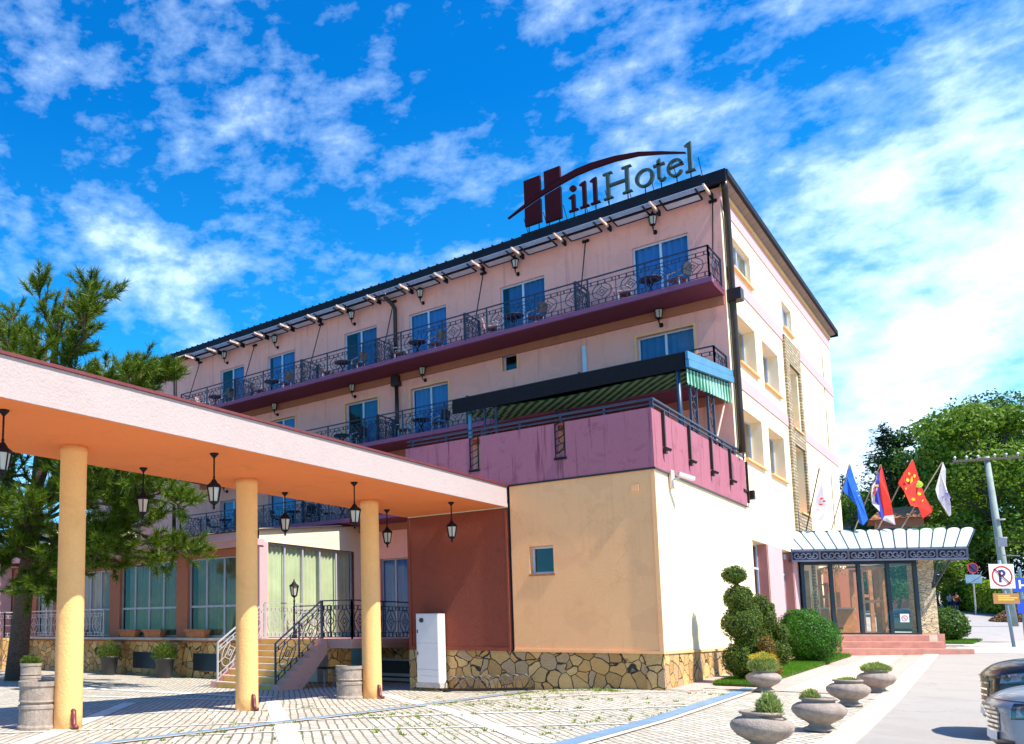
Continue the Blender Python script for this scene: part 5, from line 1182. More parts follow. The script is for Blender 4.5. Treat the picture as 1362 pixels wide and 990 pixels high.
# ------------------------------------------------------------------ trees
def limb(mb, a, b, r0, r1, n=7, jit=.12, k=5):
    a = V(a); b = V(b); pts = []; rs = []
    for i in range(k+1):
        t = i/k; p = a.lerp(b, t)
        if 0 < i < k: p += V((random.gauss(0, jit), random.gauss(0, jit), random.gauss(0, jit)))*(b-a).length*.12
        pts.append(p); rs.append(r0+(r1-r0)*t)
    mb.tube(pts, rs, n); return pts
def broadleaf(name, label, grp, x, y, h, cr, mat, n=7000, ls=.34, zb=None, trunk='bark2', seed=0):
    random.seed(seed); z = g(x, y) if zb is None else zb
    t = thing(name, label, 'tree', (x, y, z), group=grp)
    mb = MB(); mb.smooth = True; top = V((x, y, z+h*.82)); limb(mb, (x, y, z-.5), top, h*.022, h*.006, 9, .3)
    cl = []
    for i in range(26):
        a = random.random()*2*PI; q = random.random(); zz = z+h*(.26+.70*q); rr = cr*math.sqrt(max(.05, 1-((q-.38)/.68)**2))*random.uniform(.3, .86)
        c = V((x+rr*math.cos(a), y+rr*math.sin(a), zz)); cl.append((c, cr*random.uniform(.22, .42)))
        if i < 14: limb(mb, (x, y, z+h*(.18+.5*q)), c, h*.008, h*.002, 5)
    mb.build('trunk', trunk, t)
    mb = MB(); mb.raw = True
    for c, r in cl: blob_leaves(mb, c, (r, r, r*.72), int(n/26), ls, .35, .75)
    mb.build('crown', mat, t); return t
def conifer(name, label, grp, x, y, h, cr, mat, seed=0, n=60):
    random.seed(seed); z = g(x, y); t = thing(name, label, 'tree', (x, y, z), group=grp)
    mb = MB(); mb.smooth = True; limb(mb, (x, y, z-.5), (x, y, z+h), h*.02, .04, 8, .1); lv = MB(); lv.raw = True
    for i in range(n):
        q = .15+.85*i/n; a = i*2.4+random.random(); r = cr*(1-q)**.75*random.uniform(.7, 1.15)+.3
        b = V((x+r*math.cos(a), y+r*math.sin(a), z+h*q-.12*r+random.uniform(-.2, .3))); limb(mb, (x, y, z+h*q), b, .06, .02, 4, .1, 2)
        a0 = V((x, y, z+h*q))
        for k in range(46):
            s = random.random()**.6; p = a0.lerp(b, s)+V((random.gauss(0, .22), random.gauss(0, .22), random.gauss(-.05, .12)))*(.5+s)
            d = V((math.cos(a)+random.gauss(0, .6), math.sin(a)+random.gauss(0, .6), random.gauss(.1, .3))).normalized(); w = d.cross(V((0, 0, 1))).normalized()*.10; l = d*random.uniform(.25, .55)
            lv.add([p-w, p+w, p+l], [(0, 1, 2)])
    mb.build('trunk', 'bark2', t); lv.build('crown', mat, t); return t
GT = 'trees on the hillside behind the street'
conifer('cedar_tree', 'dark layered conifer standing out against the sky behind the striped flag', GT, -11.4, 115.6, 20.5, 6.4, 'pine_dark', 3, 110)
conifer('conifer_tree', 'small pointed dark conifer behind the blue flag', GT, -19.4, 146, 18.7, 2.6, 'pine_dark', 4, 60)
for i, (x, y, h, cr, m, lab) in enumerate([
    (-8.6, 116.5, 19.6, 6.4, 'leaf_mid', 'tall mid green tree behind the red flag'), (-5.4, 115.3, 21.0, 7.6, 'leaf_bright', 'broad bright leaved tree behind the white flag'),
    (-2.4, 104.5, 19.2, 7.0, 'leaf_bright', 'tall bright leaved tree behind the utility pole'), (-.6, 122, 23.6, 7.5, 'leaf_mid', 'tallest tree at the edge of the frame behind the pole'),
    (-16.2, 136, 15.2, 5.6, 'leaf_bright', 'light green tree between the blue and the striped flag'), (-8.5, 90.8, 6.6, 3.0, 'leaf_mid', 'low green tree beneath the striped flag'),
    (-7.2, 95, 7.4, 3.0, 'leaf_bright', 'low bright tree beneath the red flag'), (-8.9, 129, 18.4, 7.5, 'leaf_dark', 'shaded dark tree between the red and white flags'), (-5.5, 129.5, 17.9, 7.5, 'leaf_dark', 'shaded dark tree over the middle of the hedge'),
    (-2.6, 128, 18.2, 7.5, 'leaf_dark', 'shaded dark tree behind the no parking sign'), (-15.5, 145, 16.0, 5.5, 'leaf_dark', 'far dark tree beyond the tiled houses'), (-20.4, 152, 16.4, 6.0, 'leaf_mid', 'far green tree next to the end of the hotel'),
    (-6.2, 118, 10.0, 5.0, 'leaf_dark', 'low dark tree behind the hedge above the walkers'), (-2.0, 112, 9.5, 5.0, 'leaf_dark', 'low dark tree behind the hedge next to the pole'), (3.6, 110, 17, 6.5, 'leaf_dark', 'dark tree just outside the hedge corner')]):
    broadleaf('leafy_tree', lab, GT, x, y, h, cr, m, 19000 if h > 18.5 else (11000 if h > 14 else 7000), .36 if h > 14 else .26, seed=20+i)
# hedge along the street
random.seed(5)
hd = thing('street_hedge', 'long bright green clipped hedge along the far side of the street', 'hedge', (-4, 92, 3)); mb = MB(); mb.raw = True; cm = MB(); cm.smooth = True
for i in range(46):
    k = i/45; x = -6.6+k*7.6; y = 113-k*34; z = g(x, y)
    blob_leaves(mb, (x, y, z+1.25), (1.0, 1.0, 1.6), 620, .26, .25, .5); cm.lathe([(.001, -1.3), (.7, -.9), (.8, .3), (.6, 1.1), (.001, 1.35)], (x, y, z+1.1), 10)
mb.build('foliage', 'hedge', hd); cm.build('shadow_core', 'core', hd)
random.seed(6)
mp_ = MB(); mp_.raw = True
for i in range(2600):
    a = random.random()*2*PI; r = random.random()**.6; x = -1.2+r*1.4*math.cos(a); y = 76.5+r*3.2*math.sin(a); z = g(x, y)+.05+(1-r)*1.0; s = .14
    t = V((random.gauss(0, 1), random.gauss(0, 1), random.gauss(0, .6))).normalized()*s; b = t.cross(V((0, 0, 1))).normalized()*s*.5; p = V((x, y, z)); mp_.add([p-t, p-b, p+t, p+b], [(0, 1, 2, 3)])
M['dryleaf'] = leafmat('dry_brown_leaf', (.16, .08, .04), (.30, .18, .10), .8, 4, .1); tag(mp_.build('dry_leaves', 'dryleaf'), kind='stuff')
# ------------------------------------------------------------------ pine by the restaurant wing
random.seed(11)
pine = thing('pine_tree', 'tall pine with leaning bark trunk and long needled branches rising above the walkway', 'tree', (-29.2, 18.0, -.45))
tb_ = MB(); tb_.smooth = True
TP = [V(p) for p in ((-29.35, 18.0, -.7), (-29.1, 18.0, 1.5), (-28.7, 17.9, 3.4), (-28.0, 17.8, 5.6), (-27.6, 17.7, 8.0), (-26.9, 17.6, 10.5), (-26.3, 17.5, 12.8), (-25.7, 17.5, 14.3))]
tb_.tube(TP, [.46, .38, .33, .29, .24, .18, .10, .04], 14)
def on_trunk(z):
    for a, b in zip(TP, TP[1:]):
        if z <= b.z: return a.lerp(b, (z-a.z)/(b.z-a.z))
    return TP[-1]
nd = MB(); nd.raw = True
def tuft(p, d, ln=.34, k=26):
    d = d.normalized()
    for _ in range(k):
        q = (d*random.uniform(.4, 1.1) + V((random.gauss(0, .5), random.gauss(0, .5), random.gauss(.1, .45)))).normalized(); l = ln*random.uniform(.6, 1.15); s = p + d*random.uniform(-.12, .2)
        w = q.cross(V((random.gauss(0, 1), random.gauss(0, 1), random.gauss(0, 1)))).normalized()*.017
        nd.add([s-w, s+w, s+q*l], [(0, 1, 2)])
tips = [((-21.4, 17.0, 9.9), 6.4), ((-22.8, 16.2, 12.2), 8.5), ((-23.9, 17.2, 13.5), 9.8), ((-24.8, 18.5, 13.9), 10.8), ((-26.6, 16.8, 14.2), 11.0), ((-29.0, 17.2, 14.0), 10.5), ((-30.8, 17.5, 12.4), 9.0), ((-32.6, 17.5, 15.0), 10), ((-31.8, 16.5, 10.9), 8.5), ((-24.0, 15.2, 10.8), 8.0), ((-25.4, 14.8, 11.4), 8.8), ((-28.4, 15.0, 11.8), 9.0),
        ((-22.3, 19.5, 10.6), 8), ((-28, 21, 12.5), 9.5), ((-25, 20.5, 11.8), 9), ((-22.6, 16.6, 8.8), 6.2), ((-20.2, 17.0, 8.1), 5.8), ((-24.5, 15.6, 9.2), 6.8),
        ((-18.9, 17.2, 5.2), 5.2), ((-19.8, 16.2, 6.3), 5.6), ((-20.9, 17.6, 5.0), 4.8), ((-20.0, 18.4, 4.0), 4.6), ((-22.2, 16.6, 4.2), 4.6), ((-23.2, 16.0, 3.4), 4.2), ((-24.4, 16.2, 3.0), 4.0), ((-22.0, 16.2, 6.6), 5.6), ((-24.3, 15.5, 5.4), 4.8), ((-26.2, 15.2, 5.8), 5.0), ((-26.0, 15.8, 4.4), 4.4), ((-27.8, 15.4, 5.2), 4.8), ((-28.6, 15.8, 6.6), 5.4), ((-30.4, 16.0, 5.6), 5.0), ((-31.5, 16.5, 4.6), 4.6), ((-31.8, 17.6, 6.8), 5.8), ((-29.6, 15.0, 4.6), 4.4), ((-32.5, 17, 8.6), 7), ((-30.0, 15.2, 8.2), 7), ((-26.5, 15.0, 7.6), 6.5), ((-28.4, 14.8, 9.8), 8), ((-21.0, 18.8, 7.0), 6), ((-23.4, 20.5, 5.0), 5.0), ((-27.5, 21.0, 5.5), 5), ((-31, 20, 6), 5.5), ((-23.6, 18.6, 7.0), 6), ((-27.2, 14.2, 3.8), 4.2), ((-30.6, 14.8, 3.6), 4.0)]
for (tx, ty, tz), zs in tips:
    a = on_trunk(zs); b = V((tx, ty, tz)); pts = limb(tb_, a, b, .085, .02, 6, .5, 6)
    Lb = (b-a).length
    for j in range(int(12+Lb*6.0)):
        s = random.uniform(.28, 1.02); i0 = min(len(pts)-2, int(s*(len(pts)-1))); base = pts[i0].lerp(pts[i0+1], min(1.05, s*(len(pts)-1)-i0))
        d = (b-a).normalized()+V((random.gauss(0, .7), random.gauss(0, .7), random.gauss(.25, .45))); tip = base + d.normalized()*random.uniform(.4, 1.25)*(1.15-.4*s)
        tb_.tube([base, tip], [.02, .008], 4)
        for q in (.45, .7, .9, 1.0):
            if random.random() < .86: tuft(base.lerp(tip, q), (tip-base), .38, 26)
tb_.build('trunk', 'bark', pine); nd.build('crown', 'pine', pine)
random.seed(31)
# ------------------------------------------------------------------ houses behind
for nm_, lab, (x, y, w, d, h, rh, rz) in (('tiled_house', 'small house with terracotta roof behind the hotel end, below the blue flag', (-15.1, 116, 8, 7, 8.4, 1.8, .5)), ('tiled_house', 'house with a long low terracotta roof seen between the striped and red flags', (-9.6, 103.8, 3.6, 5, 9.4, 1.4, .15))):
    z = g(x, y)-.5; t = thing(nm_, lab, 'house', (x, y, z), rz)
    mb = MB(); mb.box((-w/2, -d/2, 0), (w/2, d/2, h)); mb.build('wall', 'brown_wall' if h > 7 else 'stringer', t)
    mb = MB(); e = .6; mb.add([(-w/2-e, -d/2-e, h), (w/2+e, -d/2-e, h), (w/2+e, d/2+e, h), (-w/2-e, d/2+e, h), (-w/2+.6, 0, h+rh), (w/2-.6, 0, h+rh)], [(0, 1, 5, 4), (1, 2, 5), (2, 3, 4, 5), (3, 0, 4), (3, 2, 1, 0)]); mb.build('roof', 'rooftilered' if 'rooftilered' in M else 'terracotta_pot', t)
    for k in (-1, 1): mb = MB(); mb.box((k*w/4-.5, -d/2-.03, h-2.2), (k*w/4+.5, -d/2+.02, h-.9)); mb.build('window', 'framedark', t)
# ------------------------------------------------------------------ poles and signs
M['polegrey'] = simple('grey_pole_concrete', (.26, .31, .29), .8, var=.15, vs=2, bs=.3)
M['signwhite'] = simple('sign_white', (.80, .78, .80), .4, var=.02); M['signblue'] = simple('sign_blue', (.01, .05, .42), .4, var=.03); M['signbrown'] = simple('sign_brown', (.34, .16, .05), .5, var=.05); M['signdark'] = simple('sign_navy', (.02, .02, .12), .4, var=0)
px_, py_ = -1.45, 66.8; pz = g(px_, py_)
t = thing('utility_pole', 'tall tapered grey utility pole with a wooden crossarm and wires', 'utility pole', (px_, py_, pz), group=None)
mb = MB(); mb.smooth = True; mb.tube([(px_+.25, py_, pz-.3), (px_+.0, py_, pz+4), (px_-.25, py_, pz+10.2)], [.24, .20, .14], 14); mb.build('shaft', 'polegrey', t)
mb = MB(); u = V((.73, .68, 0)); c = V((px_-.25, py_-.2, pz+10.0)); mb.bar(c-u*2.1-Z3*.14, c+u*2.1+Z3*.14, .14); mb.build('crossarm', 'bark2', t)
mb = MB()
for k in (-1.9, -1.2, -.5, .5, 1.2, 1.9): p = c+u*k+Z3*(.07+.067*k); mb.lathe([(.03, 0), (.03, .1), (.07, .12), (.07, .17), (.04, .22)], tuple(p), 8)
mb.build('insulator', 'whitemetal', t)
mb = MB(); 
for z in (5.2, 6.3, 3.4): mb.lathe([(.28, z), (.28, z+.07)], (px_+.05, py_, pz), 12); mb.build('band', 'framegrey', t); mb = MB()
mb.box((px_-.1, py_-.42, pz+4.7), (px_+.3, py_-.2, pz+5.2)); mb.bar((px_, py_-.3, pz+4.2), (px_+.8, py_-.5, pz+4.1), .06); mb.build('clamp', 'framegrey', t)
def wire(lab, a, b, sag):
    a = V(a); b = V(b); mb = MB(); mb.tube([a.lerp(b, i/14)-Z3*sag*4*(i/14)*(1-i/14) for i in range(15)], .022, 4); o = mb.build('overhead_wire', 'blackmetal'); tag(o, lab, 'wire', 'wires from the utility pole')
wire('black wire sagging from the pole towards the tiled house', (px_, py_, pz+5.3), (-9.5, 96, 9.6), 1.6)
wire('lower black wire sagging from the pole towards the hedge', (px_, py_, pz+4.3), (-6.8, 100, 6.4), 1.3)
wire('upper wire from the pole across the dark tree', (px_, py_, pz+6.4), (-12.5, 98, 12.5), .8)
wire('wire from the pole running out past the frame edge', (px_, py_, pz+5.0), (22, 74, pz+5.0), .3)
# no parking sign post
sx_, sy_ = -.88, 45.8; sz = g(sx_, sy_)
t = thing('no_parking_sign', 'white no parking sign with red circle on a leaning pale post', 'sign', (sx_, sy_, sz))
uS = V((.729, .685, 0)); nS = V((.685, -.729, 0))
mb = MB(); mb.smooth = True; mb.tube([(sx_, sy_, sz-.1), (sx_-.20, sy_-.18, sz+3.5)], .06, 10); mb.build('post', 'channel', t)
def board(par, name, c, w, h, mat, off=0):
    mb = MB(); c = V(c)+nS*off; mb.obox(c-uS*w/2-Z3*h/2, uS*w, nS*.02, Z3*h); return mb.build(name, mat, par)
cP = V((sx_-.22, sy_-.20, sz+2.85))
bp_ = board(t, 'sign_board', cP, 1.0, .98, 'signwhite', .08)
def circ(mb, c, r, w, n=28):
    for i in range(n):
        a0, a1 = 2*PI*i/n, 2*PI*(i+1)/n; q = [c+uS*rr*math.cos(a)+Z3*rr*math.sin(a) for rr, a in ((r-w, a0), (r, a0), (r, a1), (r-w, a1))]; mb.add(q+[x+nS*.006 for x in q], [(0,1,2,3),(4,5,6,7),(0,1,5,4),(2,3,7,6)])
mb = MB(); cc = cP+nS*.106; circ(mb, cc, .42, .06); a = cc-uS*.31+Z3*.31; b = cc+uS*.31-Z3*.31; mb.bar(a+nS*.012, b+nS*.012, .055, .008); mb.build('prohibition_ring', 'signred', bp_)
mb = MB(); mb.obox(cc-uS*.14-Z3*.25, uS*.10, nS*.004, Z3*.5)
for i in range(10):
    a0, a1 = -PI/2+PI*i/10, -PI/2+PI*(i+1)/10; o = cc-uS*.02+Z3*.12
    q = [o+uS*rr*.95*math.cos(aa)+Z3*rr*.8*math.sin(aa) for rr, aa in ((.07, a0), (.18, a0), (.18, a1), (.07, a1))]; mb.add(q+[x+nS*.004 for x in q], [(0,1,2,3),(4,5,6,7)])
mb.obox(cc-uS*.04+Z3*.18, uS*.05, nS*.004, Z3*.085); mb.obox(cc-uS*.04-Z3*.024, uS*.05, nS*.004, Z3*.085); mb.build('letter_p', 'signdark', bp_)
bb = board(t, 'brown_board', cP-Z3*.90+uS*.1+nS*0, 1.05, .42, 'signbrown', .07)
mb = MB()
for i, w in enumerate((.5, .8, .65)): mb.obox(cP-Z3*(.81+.08*i)+uS*(-.25)+nS*.092, uS*w, nS*.004, Z3*.03)
mb.build('lettering', 'flag_y', bb)
t = thing('blue_street_sign', 'blue rectangular signs with white marks on a post behind the no parking sign', 'sign', (-.2, 49.5, g(-.2, 49.5)))
zz = g(-.2, 49.5); mb = MB(); mb.tube([(-.55, 49.6, zz), (-.55, 49.6, zz+3.2)], .06, 8); mb.build('post', 'channel', t)
cB = V((-.25, 49.2, zz+2.45)); b2_ = board(t, 'sign_board', cB, 1.5, .6, 'signblue', 0)
mb = MB(); 
for k in (-.5, -.15): c0 = cB+uS*k+nS*.022; mb.obox(c0-Z3*.15, uS*.08, nS*.004, Z3*.36); mb.obox(c0-Z3*.05, uS*.24, nS*.0045, Z3*.07)
mb.bar(cB+uS*.35+Z3*.2+nS*.026, cB+uS*.6-Z3*.05+nS*.026, .06, .004); mb.build('symbol', 'signwhite', b2_); b3_ = board(t, 'sign_board', cB-Z3*.95, 1.3, .5, 'signblue', 0)
sx2, sy2 = -3.9, 92.0; z = g(sx2, sy2)
t = thing('small_road_sign', 'round prohibition sign above a pale blue plate beyond the hedge', 'sign', (sx2, sy2, z))
mb = MB(); mb.tube([(sx2, sy2, z), (sx2, sy2, z+3.6)], .06, 8); mb.build('post', 'whitemetal', t); b4 = board(t, 'plate', (sx2, sy2, z+2.95), 1.35, .72, 'channel', .05)
mb = MB(); c4 = V((sx2, sy2, z+3.85))+nS*.06
q = [c4+uS*.42*math.cos(a*PI/8)+Z3*.42*math.sin(a*PI/8) for a in range(16)]; mb.poly(q); d4 = mb.build('disc', 'signdark', t); mb = MB(); circ(mb, c4+nS*.02, .46, .09, 16); mb.bar(c4+nS*.03-uS*.3+Z3*.3, c4+nS*.03+uS*.3-Z3*.3, .07, .01); mb.build('ring', 'signred', d4)
# ------------------------------------------------------------------ people
def person(loc, rz, label, shirt, shorts, pose):
    t = thing('person', label, 'person', loc, rz, group='people by the hedge')
    def skin(name, nodes, edges, mat, par=t):
        me = bpy.data.meshes.new(name); me.from_pydata([n[:3] for n in nodes], edges, []); o = bpy.data.objects.new(name, me); COL.objects.link(o); o.parent = par
        md = o.modifiers.new('skin', 'SKIN'); sv = me.skin_vertices[0].data if me.skin_vertices else None
        if sv is None:
            bm = bmesh.new(); bm.from_mesh(me); bm.verts.layers.skin.verify(); bm.to_mesh(me); bm.free(); sv = me.skin_vertices[0].data
        for v, n in zip(sv, nodes): v.radius = (n[3], n[3])
        sv[0].use_root = True
        s2 = o.modifiers.new('sub', 'SUBSURF'); s2.levels = 1; s2.render_levels = 1; me.materials.append(M[mat]); return o
    L_ = pose
    lean = L_['lean']
    N_ = [(0, 0, .92, .13), (0, lean*.4, 1.15, .13), (0, lean, 1.38, .14), (0, lean*1.15, 1.50, .05), (0, lean*1.4, 1.60, .085), (0, lean*1.45, 1.70, .08),
          (.10, 0, .88, .09), (.13, L_['f1']*.4, .48, .06), (.16, L_['f1'], .07, .04), (.17, L_['f1']+.12, .03, .035), (-.10, 0, .88, .09), (-.15, L_['f2']*.4, .48, .06), (-.2, L_['f2'], .07, .04), (-.2, L_['f2']+.12, .03, .035),
          (.19, lean, 1.40, .055), (.26, lean+.04, 1.14, .042), (.22, lean+.25, .98, .03), (-.19, lean, 1.40, .055), (-.27, lean+.04, 1.14, .042), (-.22, lean+.25, .98, .03)]
    E_ = [(0,1),(1,2),(2,3),(3,4),(4,5),(0,6),(6,7),(7,8),(8,9),(0,10),(10,11),(11,12),(12,13),(2,14),(14,15),(15,16),(2,17),(17,18),(18,19)]
    skin('body', N_, E_, 'skin')
    k = lambda i, r: (*N_[i][:3], r)
    skin('shirt', [k(0, .15), k(1, .155), k(2, .165), (.20, lean, 1.39, .075), (.245, lean+.03, 1.24, .06), (-.20, lean, 1.39, .075), (-.245, lean+.03, 1.24, .06)], [(0,1),(1,2),(2,3),(3,4),(2,5),(5,6)], shirt)
    skin('shorts', [(0, 0, .96, .15), (.10, 0, .86, .115), (.125, L_['f1']*.35, .56, .095), (-.10, 0, .86, .115), (-.14, L_['f2']*.35, .56, .095)], [(0,1),(1,2),(0,3),(3,4)], shorts)
    mb = MB(); mb.smooth = True; mb.lathe([(.001, .13), (.07, .11), (.1, .05), (.1, -.02), (.001, -.03)], (0, lean*1.45-.02, 1.68), 12); mb.build('hair', 'bark', t)
    return t
M['skin'] = simple('skin', (.62, .34, .24), .6, var=.05); M['shirt_r'] = simple('orange_red_shirt', (.78, .10, .02), .8, var=.08); M['shirt_b'] = simple('light_blue_shirt', (.28, .42, .65), .8, var=.08); M['shorts_d'] = simple('navy_shorts', (.02, .03, .12), .8, var=.1)
x, y = -5.6, 101.0; person((x, y, g(x, y)+.02), R(200), 'person in an orange red shirt and dark shorts striding beside the hedge', 'shirt_r', 'shorts_d', dict(lean=.14, f1=.42, f2=-.32))
x, y = -6.1, 101.6; person((x, y, g(x, y)+.02), R(215), 'person in a light blue shirt and dark shorts walking behind the one in orange red', 'shirt_b', 'shorts_d', dict(lean=.1, f1=-.3, f2=.3))
# ------------------------------------------------------------------ cars
def paint(name, c, metal=.6):
    m = simple(name, c, .36, metal*.55, var=.06, vs=8, coat=.5); return m
M['paint_silver'] = paint('silver_blue_paint', (.22, .28, .36)); M['paint_black'] = paint('black_paint', (.010, .010, .016), .1); M['paint_dark'] = paint('green_black_paint', (.02, .05, .04), .4)
M['tyre'] = simple('tyre_rubber', (.02, .02, .02), .85, var=.1); M['rim'] = simple('alloy_rim', (.5, .5, .52), .3, .8, var=.03); M['chrome'] = simple('chrome', (.75, .75, .78), .12, 1.0, var=0); M['carglass'] = simple('car_glass', (.01, .015, .02), .05, var=0, spec=.8); M['blackgrille'] = simple('grille_black', (.008, .008, .01), .35, var=0)
M['lens'] = glass('headlamp_lens', (.95, .97, 1), .1)
M['lampmetal'] = simple('lamp_reflector', (.22, .23, .26), .3, .7, var=.5, vs=25)
def car(loc, rz, label, pm, W=1.82, H=1.46, Lc=4.5, hood=.98, suv=False):
    """nose at the origin pointing along +x, body behind it"""
    t = thing('parked_car', label, 'car', loc, rz, group='cars parked on the forecourt')
    hw = W/2
    # stations: x, half width at belt, z bottom, z belt, crown z, roof half width
    hd = hood
    st_ = [(.0, .50, .30, hd-.27, hd-.25), (-.012, .60, .28, hd-.24, hd-.21), (-.06, .72, .22, hd-.20, hd-.15), (-.16, .82, .20, hd-.13, hd-.07), (-.40, .88, .20, hd-.07, hd+.0), (-.75, hw, .22, hd-.03, hd+.045), (-1.15, hw+.01, .24, hd, hd+.075), (-1.45, hw, .24, hd+.02, hd+.10),
           (-1.9, hw, .22, hd+.03, H-.16), (-2.3, hw, .22, hd+.04, H-.01), (-3.0, hw, .22, hd+.05, H), (-3.7, hw, .24, hd+.05, H-.08), (-4.15, hw-.03, .26, hd+.04, H-.30 if not suv else H-.12), (-4.4, hw-.08, .28, hd, hd+.06 if not suv else H-.3), (-Lc, hw-.2, .34, hd-.15, hd-.12)]
    m = 14; vs = []
    for x, w, zb, zl, zc in st_:
        cab = zc - zl > .2; prof = []
        prof.append((0, zb)); prof.append((w*.75, zb)); prof.append((w*.96, zb+.06)); prof.append((w, zb+(zl-zb)*.3)); prof.append((w*1.0, zb+(zl-zb)*.55)); prof.append((w*1.005, zb+(zl-zb)*.72)); prof.append((w*.985, zl-.06)); prof.append((w*.955, zl))
        if cab: rt = (.80, .84, .80, .70, .35, 0); zz = (.0, .45, .86, .96, .995, 1.0); prof += [(w*(.945-.02), zl+.01), (w*.86, zl+(zc-zl)*.5), (w*.76, zl+(zc-zl)*.88), (w*.66, zl+(zc-zl)*.97), (w*.33, zc-.004), (0, zc)]
        else: prof += [(w*.90, zl+(zc-zl)*.35), (w*.80, zl+(zc-zl)*.62), (w*.66, zl+(zc-zl)*.8), (w*.5, zl+(zc-zl)*.9), (w*.25, zc-.002), (0, zc)]
        bow = .30*(1 if x > -.5 else .0)
        full = [(-a, b) for a, b in prof[::-1]] + prof[1:-1]
        for a, b in full:
            cx_ = x - (abs(a)/hw)**2.6*.34*max(0, 1+x/.9) - .06*max(0, 1+x/.3)*((b-.55)/.4)**2
            vs.append((cx_, a, b))
    k = len(full); fs = []
    for i in range(len(st_)-1):
        for j in range(k): fs.append((i*k+j, i*k+(j+1) % k, (i+1)*k+(j+1) % k, (i+1)*k+j))
    fs += [tuple(range(k))[::-1], tuple((len(st_)-1)*k+j for j in range(k))]
    mb = MB(); mb.smooth = True; mb.add(vs, fs); body = mb.build('body', pm, t)
    sd = body.modifiers.new('sub', 'SUBSURF'); sd.levels = 2; sd.render_levels = 2
    # side glass and windscreen as slightly proud dark panels
    mb = MB(); mb.smooth = True; z0, z1 = hd+.07, H-.13
    for s in (1, -1):
        mb.add([(-1.85, s*(hw*.945), z0), (-3.9, s*(hw*.945), z0+.02), (-3.55, s*(hw*.80), z1), (-2.35, s*(hw*.80), z1)], [(0, 1, 2, 3)])
    mb.add([(-1.42, -.72, hd+.10), (-1.42, .72, hd+.10), (-2.12, .60, H-.07), (-2.12, -.60, H-.07)], [(0, 1, 2, 3)]); 
    sdm = mb.build('windows', 'carglass', t); so = sdm.modifiers.new('s', 'SOLIDIFY'); so.thickness = .05; so.offset = 0
    # panels wrapped on the body surface
    from mathutils.bvhtree import BVHTree
    bpy.context.view_layer.update(); dgx = bpy.context.evaluated_depsgraph_get(); tree = BVHTree.FromObject(body, dgx)
    def patch(name, f, nu, nv, off, mat_, par, smooth=True):
        mb = MB(); mb.smooth = smooth; vs = []
        for j in range(nv+1):
            for i in range(nu+1):
                phi, z = f(i/nu, j/nv); o_ = V((-1.3, 0, z)); dr = V((math.cos(phi), math.sin(phi), 0)); h = tree.ray_cast(o_, dr)
                p = h[0] if h[0] is not None else o_+dr*1.2; vs.append(p+dr*off)
        mb.add(vs, [(j*(nu+1)+i, j*(nu+1)+i+1, (j+1)*(nu+1)+i+1, (j+1)*(nu+1)+i) for j in range(nv) for i in range(nu)])
        return mb.build(name, mat_, par)
    gz0, gz1 = .44, hd-.25
    gr = patch('grille', lambda u, v: (R(-15+30*u)*(.82+.18*v), gz0+(gz1-gz0)*v), 10, 6, .006, 'blackgrille', t)
    gb_ = MB()
    for k in range(6):
        z = gz0+(gz1-gz0)*k/5; pts = []
        for i in range(11):
            phi = R(-15+30*i/10)*(.82+.18*k/5); h = tree.ray_cast(V((-1.3, 0, z)), V((math.cos(phi), math.sin(phi), 0))); pts.append(h[0]+V((.014, 0, 0)) if h[0] is not None else V((0, 0, z)))
        for p, q in zip(pts, pts[1:]): gb_.bar(p, q, .018, .026)
    gb_.build('grille_bars', 'chrome', gr)
    patch('lower_intake', lambda u, v: (R(-26+52*u), .25+.11*v), 10, 3, .006, 'blackgrille', t)
    patch('number_plate', lambda u, v: (R(-11.5+23*u), .345+.10*v) if 0 else (R(-11.5+23*u), .33+.11*v), 6, 2, .022, 'signwhite', t)
    patch('shut_line', lambda u, v: (R(-40+80*u), hd-.155+.008*v-.0*abs(u-.5)), 26, 1, .004, 'blackgrille', t)
    for s in (1, -1):
        fl_ = lambda u, v, s=s: (s*R(27+31*u), (hd-.34+.10*u**1.5) + v*(.155-.02*u))
        patch('lamp_housing', lambda u, v, s=s: (s*R(26+33*u), (hd-.352+.10*u**1.5) + v*(.178-.02*u)), 12, 4, .004, 'blackgrille', t)
        hl = patch('headlight', fl_, 12, 4, .035, 'lens', t)
        patch('reflector', lambda u, v, s=s: (s*R(29+26*u), (hd-.325+.09*u) + v*.115), 10, 3, .009, 'lampmetal', hl)
        for q in (33, 43):
            h = tree.ray_cast(V((-1.3, 0, hd-.25)), V((math.cos(s*R(q)), math.sin(s*R(q)), 0)))
            if h[0] is not None:
                mb = MB(); mb.smooth = True; dr = V((math.cos(s*R(q)), math.sin(s*R(q)), 0)); c_ = h[0]
                mb.tube([c_-dr*.01, c_+dr*.02, c_+dr*.028], [.055, .052, .03], 12); mb.build('bulb_housing', 'darkplastic', hl)
        mb = MB(); mb.smooth = True; mb.add([(-1.75, s*(hw+.0), hd+.07), (-1.95, s*hw, hd+.07), (-1.93, s*(hw+.2), hd+.08), (-1.76, s*(hw+.2), hd+.08), (-1.78, s*(hw+.02), hd+.17), (-1.95, s*(hw+.02), hd+.17), (-1.93, s*(hw+.19), hd+.20), (-1.79, s*(hw+.19), hd+.20)], [(0,1,2,3),(4,5,6,7),(0,1,5,4),(1,2,6,5),(2,3,7,6),(3,0,4,7)]); mb.build('mirror', pm, t)
